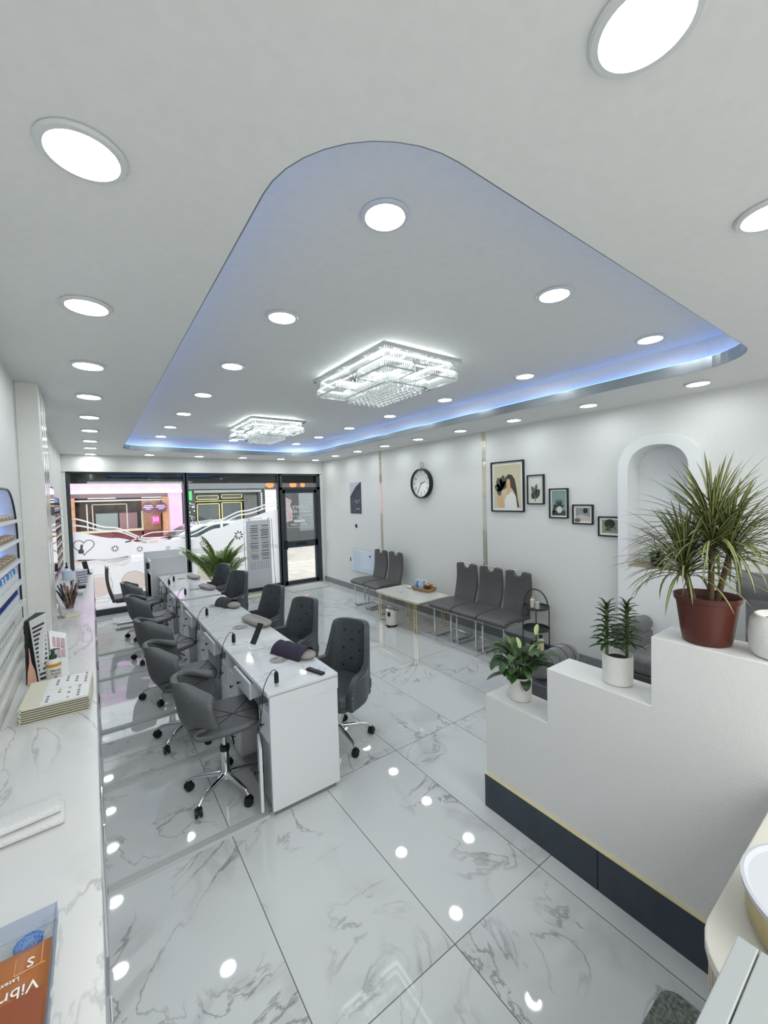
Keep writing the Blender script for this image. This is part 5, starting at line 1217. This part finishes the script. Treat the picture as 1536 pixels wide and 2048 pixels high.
def leafp(cx, cy, L, w_, a, asp=1.0):
    d = (math.cos(a), math.sin(a)); p = (-d[1], d[0]); pts = [(0, 0), (0.25, 0.6), (0.55, 1), (0.8, 0.7), (1, 0), (0.8, -0.7), (0.55, -1), (0.25, -0.6)]
    return [(cx + L * u * d[0] + w_ * v * p[0], cy + (L * u * d[1] + w_ * v * p[1]) * asp) for u, v in pts]
full = [[(0, 0), (1, 0), (1, 1), (0, 1)]]
picture('framed_picture', 'large framed picture of a dark haired woman holding leaf, leftmost', 3.05, 3.55, 1.66, 2.30, 0.03, [((208, 200, 168), full),
    ((70, 62, 50), [[(0.42, 0.62), (0.45, 0.72), (0.55, 0.78), (0.68, 0.76), (0.78, 0.66), (0.84, 0.45), (0.88, 0.2), (0.93, 0.02), (0.86, 0.02), (0.80, 0.3), (0.7, 0.42), (0.6, 0.5), (0.5, 0.52)]]),
    ((214, 176, 136), [[(0.46, 0.42), (0.47, 0.58), (0.5, 0.68), (0.6, 0.66), (0.62, 0.5), (0.64, 0.4), (0.5, 0.28)], [(0.1, 0.2), (0.14, 0.32), (0.28, 0.36), (0.36, 0.3), (0.36, 0.0), (0.2, 0.0)]]),
    ((232, 232, 224), [[(0.42, 0.0), (0.40, 0.18), (0.5, 0.3), (0.68, 0.38), (0.82, 0.26), (0.86, 0.0)]]),
    ((84, 90, 76), [leafp(0.30, 0.42, 0.34, 0.13, 2.1), leafp(0.30, 0.42, 0.36, 0.12, 1.4), leafp(0.3, 0.42, 0.3, 0.1, 2.8), leafp(0.3, 0.42, 0.26, 0.1, 0.9), leafp(0.3, 0.42, 0.2, 0.1, 3.5)])], 0.016)
picture('framed_picture', 'framed green leaf spray picture, second from the left', 2.78, 3.005, 1.755, 2.105, 0.012, [((216, 216, 208), full), ((92, 104, 88), [leafp(0.45, 0.25, 0.5, 0.13, 1.3), leafp(0.45, 0.25, 0.48, 0.13, 2.2), leafp(0.45, 0.2, 0.4, 0.16, 0.7)]), ((60, 72, 60), [leafp(0.45, 0.15, 0.36, 0.14, 2.6), leafp(0.5, 0.12, 0.5, 0.14, 0.9), [(0.43, 0.02), (0.48, 0.02), (0.5, 0.4), (0.46, 0.4)]])])
picture('framed_picture', 'framed picture of a white vase with leaves, middle of the five', 2.487, 2.715, 1.597, 1.935, 0.018, [((132, 156, 152), full), ((60, 74, 62), [[(0, 0), (1, 0), (1, 0.2), (0, 0.2)]] + [leafp(0.5, 0.3, 0.42, 0.06, q) for q in (0.3, 0.8, 1.2, 1.7, 2.2, 2.8)] + [leafp(0.1, 0.05, 0.4, 0.1, 1.2)]), ((214, 212, 200), [circ(0.55, 0.24, 0.2, 18, 0.14)])])
picture('framed_picture', 'small square framed abstract picture with a black dot', 2.21, 2.437, 1.54, 1.752, 0.022, [((150, 154, 150), full), ((196, 186, 176), [[(0, 0), (1, 0), (1, 0.3), (0.4, 0.5), (0, 0.35)]]), ((40, 42, 42), [circ(0.68, 0.78, 0.17, 20, 0.2)]), ((120, 100, 90), [circ(0.12, 0.05, 0.22, 18, 0.16)])])
picture('framed_picture', 'framed dark monstera picture partly hidden by the arched niche panel', 1.93, 2.158, 1.425, 1.63, 0.022, [((140, 150, 128), full), ((42, 54, 42), [circ(0.5, 0.7, 0.34, 18, 0.36)]), ((90, 104, 88), [leafp(0.2, 0.2, 0.5, 0.07, q) for q in (0.1, 0.5, 0.9)] + [leafp(0.9, 0.2, 0.4, 0.06, 2.0)])])
t = thing('wall_poster', 'unframed dark photo poster of misty mountain reflected in water', 'poster', (WX - 0.001, 0, 0))
m = noisy('misty_mountain_print', (46, 52, 66), (58, 64, 80), 5, 0.4)
obj('sheet', B((-0.012, 0, 6.77, 7.17, 1.57, 2.19)), m, t)
bm = bmesh.new(); flat(bm, [(7.17, 2.19), (6.77, 2.19), (6.95, 2.10), (7.12, 1.95), (7.17, 1.9)], 'x', -0.0125); obj('pale_sky', bm, mat('pale_sky_print', (190, 196, 206), 0.5), t)
bm = bmesh.new(); r6 = random.Random(9)
for k in range(26): flat(bm, circ(r6.uniform(6.8, 7.07), r6.gauss(1.80, 0.025) if k % 2 else r6.gauss(1.67, 0.03), r6.uniform(0.01, 0.025), 7), 'x', -0.0128)
obj('pale_trees', bm, mat('pale_trees_print', (150, 158, 180), 0.5), t)
for z, y, lab in ((1.32, 6.98, 'small dark light switch on the wall below the mountain poster'), (0.62, 7.22, 'small dark wall socket left of the white wall panel')):
    t = thing('wall_switch' if z > 1 else 'wall_socket', lab, 'switch' if z > 1 else 'socket', (WX - 0.0005, y, z)); obj('plate', B((-0.012, 0, -0.03, 0.03, -0.035, 0.035)), mat('steel_plate_dark', (70, 70, 68), 0.3, 0.5), t, bev=0.003); obj('rocker', B((-0.018, -0.012, -0.012, 0.012, -0.018, 0.018)), BLACK, t)
t = thing('wall_heater', 'pale blue white glass panel heater on the right wall behind the pair of chairs', 'heater', (WX - 0.0005, 6.72, 0.62))
obj('glass_panel', B((-0.05, -0.035, -0.42, 0.42, -0.2, 0.22)), mat('pale_blue_glass', (214, 226, 240), 0.08), t, bev=0.006); obj('back_bracket', B((-0.035, 0, -0.3, 0.3, -0.12, 0.12)), WHITEM, t)
obj('control_dial', LA([(0.001, 0), (0.0, 0)], n=3) if 0 else B((-0.058, -0.0505, -0.30, -0.26, 0.12, 0.16)), mat('dial_dark', (60, 64, 68), 0.3), t, bev=0.004)
# clock
t = thing('wall_clock', 'round black rimmed wall clock with top ring on the right wall', 'clock', (WX - 0.0005, 4.92, 2.085))
RY_ = Matrix.Rotation(-PI / 2, 4, 'Y')
def lx(prof, m, nm, **k): bm = bmesh.new(); lathe(bm, prof, n=48, **k); bm.transform(RY_); return obj(nm, bm, m, t, True)
lx([(0.225, 0.0), (0.235, 0.004), (0.235, 0.07), (0.225, 0.075), (0.215, 0.07), (0.215, 0.02)], mat('black_frame', (18, 18, 18), 0.4), 'rim', cap=False)
lx([(0.0001, 0.045), (0.216, 0.045)], mat('clock_face', (228, 228, 224), 0.12, coat=1.0), 'dial', cap=False)
bm = bmesh.new()
for k in range(12):
    a = k * PI / 6; c, s = math.cos(a), math.sin(a)
    tube(bm, [(-0.047, 0.175 * s, 0.175 * c), (-0.047, 0.205 * s, 0.205 * c)], 0.003, 4)
for k in range(60):
    a = k * PI / 30; c, s = math.cos(a), math.sin(a); tube(bm, [(-0.047, 0.205 * s, 0.205 * c), (-0.047, 0.211 * s, 0.211 * c)], 0.0012, 4)
obj('minute_marks', bm, mat('clock_ink', (60, 60, 60), 0.5), t)
for k, s_ in enumerate(['12', '1', '2', '3', '4', '5', '6', '7', '8', '9', '10', '11']):
    a = k * PI / 6
    text(s_, 0.05, mat('clock_ink', (60, 60, 60), 0.5), t, Matrix.Translation((-0.0465, -0.15 * math.sin(a), 0.15 * math.cos(a))) @ Matrix(((0, 0, -1, 0), (-1, 0, 0, 0), (0, 1, 0, 0), (0, 0, 0, 1))), 'numeral')
obj('hour_hand', T([(-0.05, 0.02, -0.01), (-0.05, -0.10, 0.03)], 0.004, 5), BLACK, t); obj('minute_hand', T([(-0.052, -0.01, 0.02), (-0.052, 0.08, -0.14)], 0.003, 5), BLACK, t)
bm = bmesh.new(); tube(bm, [(-0.025, 0.034 * math.cos(q), 0.29 + 0.045 * math.sin(q)) for q in [k * PI / 14 for k in range(28)]], 0.004, 6, closed=True); tube(bm, [(-0.025, 0, 0.23), (-0.025, 0, 0.248)], 0.008, 8); obj('hanging_ring', bm, mat('dark_chrome', (120, 120, 118), 0.2, 0.9), t, True)
# ------------------------------------------------------------------ plants
def ribbon(bm, base, az, el, L, w_, droop, seg=7, cols=2, mi=None, fold=0.15, tipw=0.02, tw=0):
    """one leaf: starts at base, heads at azimuth az and elevation el, bending down by droop"""
    p = Vector(base); e = el; st = L / seg; rows = []
    for i in range(seg + 1):
        f = i / seg; d = Vector((math.cos(az) * math.cos(e), math.sin(az) * math.cos(e), math.sin(e)))
        side = Vector((-math.sin(az), math.cos(az), 0)); up = side.cross(d) * -1
        wd = w_ * (math.sin(PI * min(1, (f * 0.85 + 0.12))) ** 0.7) if tipw is not None else w_ * (1 - f)
        if i == seg: wd = w_ * 0.04
        rows.append([bm.verts.new(p + side * (wd * (2 * k / cols - 1)) + up * (abs(2 * k / cols - 1) * wd * fold)) for k in range(cols + 1)])
        p = p + d * st; e -= droop / seg
    for i in range(seg):
        for k in range(cols):
            f = bm.faces.new((rows[i][k], rows[i + 1][k], rows[i + 1][k + 1], rows[i][k + 1]))
            if mi: f.material_index = mi(k)
    return p
def pot(t, prof, m, soil_r, soil_z, n=36):
    obj('pot', LA(prof, n=n), m, t, True)
    bm = bmesh.new(); r = random.Random(1); lathe(bm, [(0.0001, soil_z + 0.004), (soil_r * 0.5, soil_z + 0.003), (soil_r, soil_z)], n=20, cap=False); obj('soil', bm, SOIL, t, True)
PWH = noisy('white_textured_pot', (222, 221, 214), (230, 229, 224), 150, 0.6, 0.2)
# peace lily on the lowest step
t = thing('peace_lily', 'leafy peace lily in white pot on the lowest step of the white wall', 'potted plant', (2.008, 1.475, 0.6885))
pot(t, [(0.054, 0), (0.062, 0.004), (0.064, 0.03), (0.065, 0.138), (0.061, 0.138), (0.058, 0.118)], PWH, 0.059, 0.118)
r = random.Random(21); bm = bmesh.new(); bs = bmesh.new()
for k in range(52):
    az = k * 2.399 + r.uniform(-0.3, 0.3); el = r.uniform(0.75, 1.45); Ls = r.uniform(0.06, 0.17); b = Vector((0.02 * math.cos(az), 0.02 * math.sin(az), 0.12))
    d = Vector((math.cos(az) * math.cos(el), math.sin(az) * math.cos(el), math.sin(el))); e = b + d * Ls
    tube(bs, [b, b + d * Ls * 0.6, e], 0.0018, 5); ribbon(bm, e, az, el - 0.35, r.uniform(0.09, 0.135), r.uniform(0.022, 0.033), r.uniform(0.7, 1.9), 8, 2, fold=0.35)
ribbon(bm, (-0.03, 0.01, 0.13), 2.75, 0.6, 0.20, 0.022, 1.3, 9, 2); ribbon(bm, (0.0, -0.03, 0.12), -2.4, 0.5, 0.10, 0.03, 2.2, 8, 2)
obj('leaves', bm, LEAFD, t, True); obj('stems', bs, mat('stem_green', (70, 92, 44), 0.5), t)
for k, (x, y, z, az) in enumerate([(0.09, -0.05, 0.37, 0.3), (-0.05, 0.03, 0.33, 2.6), (0.04, 0.03, 0.28, 1.2), (0.02, -0.05, 0.275, -1.0), (0.10, -0.05, 0.25, -0.4)]):
    bm = bmesh.new(); tube(bm, [(0, 0, 0.12), (x * 0.6, y * 0.6, z * 0.7), (x, y, z)], 0.0018, 5); obj('flower_stalk', bm, mat('stem_green', (70, 92, 44), 0.5), t)
    bm = bmesh.new(); ribbon(bm, (x, y, z), az, 1.2, 0.065, 0.014, 0.4, 7, 2, fold=0.6); obj('pale_spathe', bm, mat('pale_green_spathe', (188, 204, 138), 0.5), t, True)
# twin stemmed dracaena on the middle step
t = thing('twin_dracaena', 'twin stemmed dracaena in a white pot on middle step of the white wall', 'potted plant', (2.008, 0.925, 0.9825))
pot(t, [(0.056, 0), (0.063, 0.004), (0.065, 0.03), (0.066, 0.138), (0.062, 0.138), (0.06, 0.122)], PWH, 0.060, 0.120)
r = random.Random(5)
for sx, sy, hh in ((-0.040, 0.030, 0.245), (0.028, -0.030, 0.25)):
    obj('stem', T([(sx, sy, 0.11), (sx, sy, 0.11 + hh)], 0.0075, 8), noisy('banded_stem', (86, 100, 50), (62, 74, 38), 60, 0.5), t, True)
    bm = bmesh.new(); n = 62
    for k in range(n):
        f = k / n; z = 0.175 + (hh - 0.045) * f; az = k * 2.399 + r.uniform(-0.2, 0.2)
        ribbon(bm, (sx, sy, z), az, 0.15 + 0.85 * f ** 2 + r.uniform(-0.12, 0.12), (0.088 - 0.038 * f) * r.uniform(0.85, 1.1), 0.0105 - 0.003 * f, 0.75, 5, 2, fold=0.4)
    obj('leaves', bm, noisy('compact_green_leaf', (44, 66, 34), (66, 90, 46), 18, 0.4), t, True)
# variegated dracaena in terracotta pot on the top step
t = thing('variegated_dracaena', 'large spiky cream striped dracaena in a terracotta coloured pot on top step', 'potted plant', (1.988, 0.572, 1.2805))
TERR = noisy('terracotta_plastic', (80, 35, 25), (88, 40, 28), 6, 0.35)
pot(t, [(0.074, 0), (0.080, 0.005), (0.085, 0.03), (0.103, 0.168), (0.109, 0.170), (0.112, 0.190), (0.108, 0.190), (0.101, 0.162)], TERR, 0.101, 0.160, 40)
CANE = noisy('banded_cane', (104, 84, 56), (78, 60, 42), 40, 0.7, 0.3)
r = random.Random(77)
heads = [((0.01, -0.01), (0.012, -0.012, 0.40), 150, 0.335), ((-0.01, 0.035), (-0.035, 0.065, 0.29), 95, 0.30), ((0.028, -0.02), (0.05, -0.06, 0.36), 90, 0.30)]
for (bx, by), (hx, hy, hz), n, L in heads:
    obj('cane', T([(bx, by, 0.14), ((bx + hx) / 2, (by + hy) / 2, (0.14 + hz) / 2), (hx, hy, hz)], [0.0115, 0.0105, 0.0095], 10), CANE, t, True)
    bm = bmesh.new()
    for k in range(n):
        f = k / n; az = k * 2.399 + r.uniform(-0.25, 0.25); el = -0.15 + 1.45 * f ** 0.9 + r.uniform(-0.12, 0.12)
        z = hz - 0.03 + 0.05 * f
        ribbon(bm, (hx + 0.006 * math.cos(az), hy + 0.006 * math.sin(az), z), az, el + 0.25, L * r.uniform(0.78, 1.1), 0.0056, 0.45 + 0.95 * (1 - f) + r.uniform(-0.2, 0.45), 7, 4, mi=lambda c: 1 if c in (1, 2) else 0, fold=0.35)
    obj('leaves', bm, [noisy('striped_dark_green', (34, 50, 28), (48, 66, 34), 9, 0.45), noisy('cream_yellow_stripe', (128, 134, 74), (162, 164, 104), 8, 0.45)], t, True)
# white rounded pot at the right edge
t = thing('white_planter', 'rounded white textured pot at the right edge beside the terracotta pot', 'pot', (2.0, 0.345, 1.2805))
obj('pot', LA([(0.072, 0), (0.09, 0.006), (0.1, 0.03), (0.103, 0.08), (0.098, 0.13), (0.084, 0.152), (0.078, 0.153), (0.075, 0.13)], n=36), PWH, t, True)
obj('soil', LA([(0.0001, 0.131), (0.07, 0.13)], n=20, cap=False), SOIL, t)
# orchid in the wall niche
t = thing('niche_orchid', 'small pink flowering plant in black pot inside the arched niche', 'potted plant', (4.30, 1.62, 1.1725))
pot(t, [(0.045, 0), (0.062, 0.10), (0.066, 0.105), (0.06, 0.105), (0.058, 0.095)], BLACK, 0.057, 0.092)
bm = bmesh.new(); r = random.Random(2)
for k in range(12): ribbon(bm, (0, 0, 0.09), k * 0.55, r.uniform(0.3, 1.1), r.uniform(0.1, 0.17), 0.018, 1.5, 7, 2, fold=0.3)
obj('leaves', bm, LEAFD, t, True)
obj('flower_stalk', T([(0, 0, 0.09), (0.02, 0.03, 0.25), (0.0, 0.08, 0.34), (-0.02, 0.13, 0.35)], 0.003, 5), mat('stem_green', (70, 92, 44), 0.5), t)
bm = bmesh.new()
for (x, y, z) in ((-0.02, 0.13, 0.35), (0.0, 0.09, 0.345), (0.01, 0.05, 0.31), (0, 0.07, 0.28)):
    for k in range(5): ribbon(bm, (x, y, z), k * 1.256, 0.3, 0.026, 0.011, 0.6, 4, 2)
obj('flowers', bm, mat('dusty_pink_petals', (196, 150, 162), 0.5), t, True)
# palm by the window
t = thing('areca_palm', 'bushy green palm in a pale pot by the shop window', 'potted plant', (1.86, 7.86, 0))
pot(t, [(0.11, 0), (0.13, 0.01), (0.15, 0.26), (0.155, 0.28), (0.145, 0.28), (0.14, 0.25)], mat('pale_pot', (214, 210, 200), 0.5), 0.14, 0.25)
r = random.Random(31); bm = bmesh.new(); bs = bmesh.new()
for k in range(40):
    az = k * 2.399; el = r.uniform(1.05, 1.52); L = r.uniform(0.6, 0.98); p = Vector((0.04 * math.cos(az), 0.04 * math.sin(az), 0.25)); e = el; L = L * (0.72 if abs(math.sin(az)) > 0.6 else 1); pts = [p.copy()]; seg = 14
    for i in range(seg):
        d = Vector((math.cos(az) * math.cos(e), math.sin(az) * math.cos(e), math.sin(e))); p = p + d * (L / seg); pts.append(p.copy()); e -= 0.72 / seg * (i / seg) * 1.9
        if i > 3:
            for s in (-1, 1):
                ll = 0.23 * math.sin(PI * (i - 3) / (seg - 1.5)) ** 0.7 + 0.03
                ribbon(bm, p, az + s * (1.0 - 0.35 * i / seg), e + 0.25, ll, 0.011, 0.9, 4, 2, fold=0.3)
    ribbon(bm, p, az, e, 0.12, 0.008, 0.6, 4, 2)
    tube(bs, pts, 0.004, 5)
obj('fronds', bm, LEAFP, t, True); obj('stems', bs, mat('palm_stem', (140, 150, 70), 0.5), t)

# ------------------------------------------------------------------ pedicure chairs behind the stepped wall
def cyl(bm, a, b, r_, n=22):
    tube(bm, [a, b], r_, n)
VD = GVEL
t = thing('pedicure_footrest', 'grey velvet footrest bolster with basin of the farther pedicure chair', 'footrest', (3.05, 1.93, 0))
obj('base_cabinet', B((-0.28, 0.28, -0.25, 0.22, 0, 0.40)), mat('dark_grey_base', (76, 78, 80), 0.4), t, bev=0.02, seg=3)
bm = bmesh.new(); n = 16
lathe(bm, [(0.0001, -0.25), (0.05, -0.25), (0.085, -0.235), (0.095, -0.2), (0.095, 0.2), (0.085, 0.235), (0.05, 0.25), (0.0001, 0.25)], n=28, cap=False); bm.transform(Matrix.Translation((0.0, -0.02, 0.505)) @ Matrix.Rotation(PI / 2, 4, 'Y')); obj('bolster', bm, VD, t, 'all')
bm = bmesh.new()
for x in (-0.15, -0.05, 0.06, 0.16): tube(bm, [(x, -0.02 + 0.097 * math.cos(q), 0.505 + 0.097 * math.sin(q)) for q in [k * PI / 12 for k in range(24)]], 0.003, 5, closed=True)
obj('pleats', bm, SEAM, t)
obj('chrome_tap', T([(-0.1, -0.27, 0.2), (-0.1, -0.30, 0.3), (-0.06, -0.33, 0.36), (0.0, -0.33, 0.3), (0.0, -0.30, 0.2)], 0.014, 8), CHROME, t, True)
def tub_chair(nm, label, x, y, rz, s=1.0, back=True):
    t = thing(nm, label, 'armchair', (x, y, 0), rz, 'grey pedicure armchairs')
    obj('base_block', B((-0.36 * s, 0.34 * s, -0.36 * s, 0.36 * s, 0.02, 0.36)), mat('dark_grey_base', (76, 78, 80), 0.4), t, bev=0.02, seg=3)
    obj('seat_cushion', B((-0.38 * s, 0.2 * s, -0.235 * s, 0.235 * s, 0.362, 0.50)), VD, t, bev=0.04, seg=4, smooth=True)
    for sg in (-1, 1):
        obj('arm_panel', B((-0.36 * s, 0.32 * s, sg * 0.30 * s - 0.06, sg * 0.30 * s + 0.06, 0.362, 0.60)), VD, t, bev=0.02, seg=3)
        bm = bmesh.new(); lathe(bm, [(0.0001, -0.35), (0.03, -0.352), (0.05, -0.347), (0.055, -0.352), (0.08, -0.35), (0.088, -0.34), (0.088, 0.3)], n=28); bm.transform(Matrix.Translation((0, sg * 0.31 * s, 0.655)) @ Matrix.Rotation(PI / 2, 4, 'Y') @ Matrix.Scale(s, 4)); obj('arm_roll', bm, VD, t, True)
    if back:
        obj('backrest', B((0.2 * s, 0.34 * s, -0.36 * s, 0.36 * s, 0.362, 1.12)), VD, t, bev=0.05, seg=4, smooth=True)
        bm = bmesh.new(); lathe(bm, [(0.0001, -0.40), (0.03, -0.402), (0.05, -0.395), (0.06, -0.402), (0.09, -0.40), (0.105, -0.385), (0.105, 0.385), (0.09, 0.40), (0.0001, 0.40)], n=28, cap=False); bm.transform(Matrix.Translation((0.27 * s, 0, 1.17)) @ Matrix.Rotation(PI / 2, 4, 'X') @ Matrix.Scale(s, 4)); obj('back_roll', bm, VD, t, True)
    return t
tub_chair('pedicure_chair', 'low grey velvet armchair with rolled arms behind the twin stemmed dracaena', 3.93, 1.43, 0.0, 0.78, False)
tub_chair('pedicure_chair', 'tall grey velvet armchair with scrolled back behind the terracotta pot', 3.62, 0.52, 0.0, 1.0, True)
t = thing('foot_basin', 'grey pedicure basin block behind the middle step', 'basin', (3.05, 1.22, 0))
obj('basin_body', B((-0.3, 0.3, -0.26, 0.26, 0, 0.44)), mat('dark_grey_base', (76, 78, 80), 0.4), t, bev=0.03, seg=3); obj('basin_rim', LA([(0.19, 0.441), (0.2, 0.455), (0.17, 0.45), (0.16, 0.442)], n=30, cap=False), WHITEM, t, True)

# ------------------------------------------------------------------ reception counter, bowl and mat in the near right corner
SAND = mat('cream_lacquer', (196, 194, 184), 0.35)
t = thing('reception_counter', 'cream rounded reception counter with fluted wooden end by the stepped wall', 'counter', (0, 0, 0))
bm = bmesh.new()
def rend(x0, x1, y0, y1, rad): return [(x1, y0), (x1, y1)] + [(x0 + rad * (1 - math.sin(q)), y1 - rad * (1 - math.cos(q))) for q in [PI / 2 * k / 8 for k in range(9)]] + [(x0 + rad * (1 - math.cos(q)), y0 + rad * (1 - math.sin(q))) for q in [PI / 2 * k / 8 for k in range(9)]]
prism_z(bm, rend(0.965, 1.868, -0.04, 0.32, 0.16), 0.875, 0.90); obj('counter_top', bm, SAND, t, bev=0.004)
bm = bmesh.new(); pr = rend(0.982, 1.86, -0.02, 0.308, 0.155); prism_z(bm, pr, 0.0, 0.874); obj('counter_body', bm, mat('pale_wood', (176, 164, 142), 0.5), t)
bm = bmesh.new(); acc = 0; pl = pr[1:] 
for (ax, ay), (bx, by) in zip(pl, pl[1:]):
    L_ = math.hypot(bx - ax, by - ay)
    while acc < L_:
        f = acc / L_; tube(bm, [(ax + (bx - ax) * f, ay + (by - ay) * f, 0.0), (ax + (bx - ax) * f, ay + (by - ay) * f, 0.873)], 0.0085, 6); acc += 0.02
    acc -= L_
o = obj('fluted_slats', bm, mat('pale_wood', (176, 164, 142), 0.5), t, True); o['kind'] = 'stuff'
t = thing('desk_ledge', 'pale grey white desk panel with a thin seam in the near right corner', 'desk', (0.735, 0.227, 0), 0)
obj('ledge_top', B((-0.25, 0.225, -0.031, 0.0, 1.03, 1.05)), mat('pale_blue_grey_board', (156, 161, 160), 0.3), t, bev=0.002)
obj('ledge_panel', B((-0.25, 0.225, -0.40, -0.033, 1.03, 1.05)), mat('pale_blue_grey_board', (156, 161, 160), 0.3), t, bev=0.002)
obj('support_panel', B((-0.2, 0.2, -0.38, -0.36, 0.0, 1.029), (-0.2, -0.18, -0.36, -0.06, 0, 1.029)), WHITE, t)
t = thing('gold_bowl', 'large round white bowl with gold underside standing on the reception counter', 'bowl', (1.25, 0.11, 0.9005))
obj('gold_underside', LA([(0.145, 0), (0.16, 0.006), (0.168, 0.02), (0.169, 0.088)], n=56), mat('satin_gold', (196, 180, 132), 0.3, 0.8), t, True)
obj('white_rim', LA([(0.168, 0.0885), (0.176, 0.09), (0.177, 0.102), (0.170, 0.104), (0.163, 0.096), (0.12, 0.092), (0.0001, 0.091)], n=56, cap=False), mat('white_porcelain', (186, 188, 193), 0.25), t, True)
bm = bmesh.new(); prism_z(bm, rrect(1.0, 1.70, 0.335, 0.615, 0.06, 6), 0.0005, 0.016)
m = noisy('shaggy_grey_pile', (84, 92, 86), (138, 146, 138), 70, 0.95, 1.0, detail=6)
tag(obj('grey_bath_mat', bm, m, bev=0.005), 'mottled grey pile mat with rounded corner on the near right floor', 'mat')
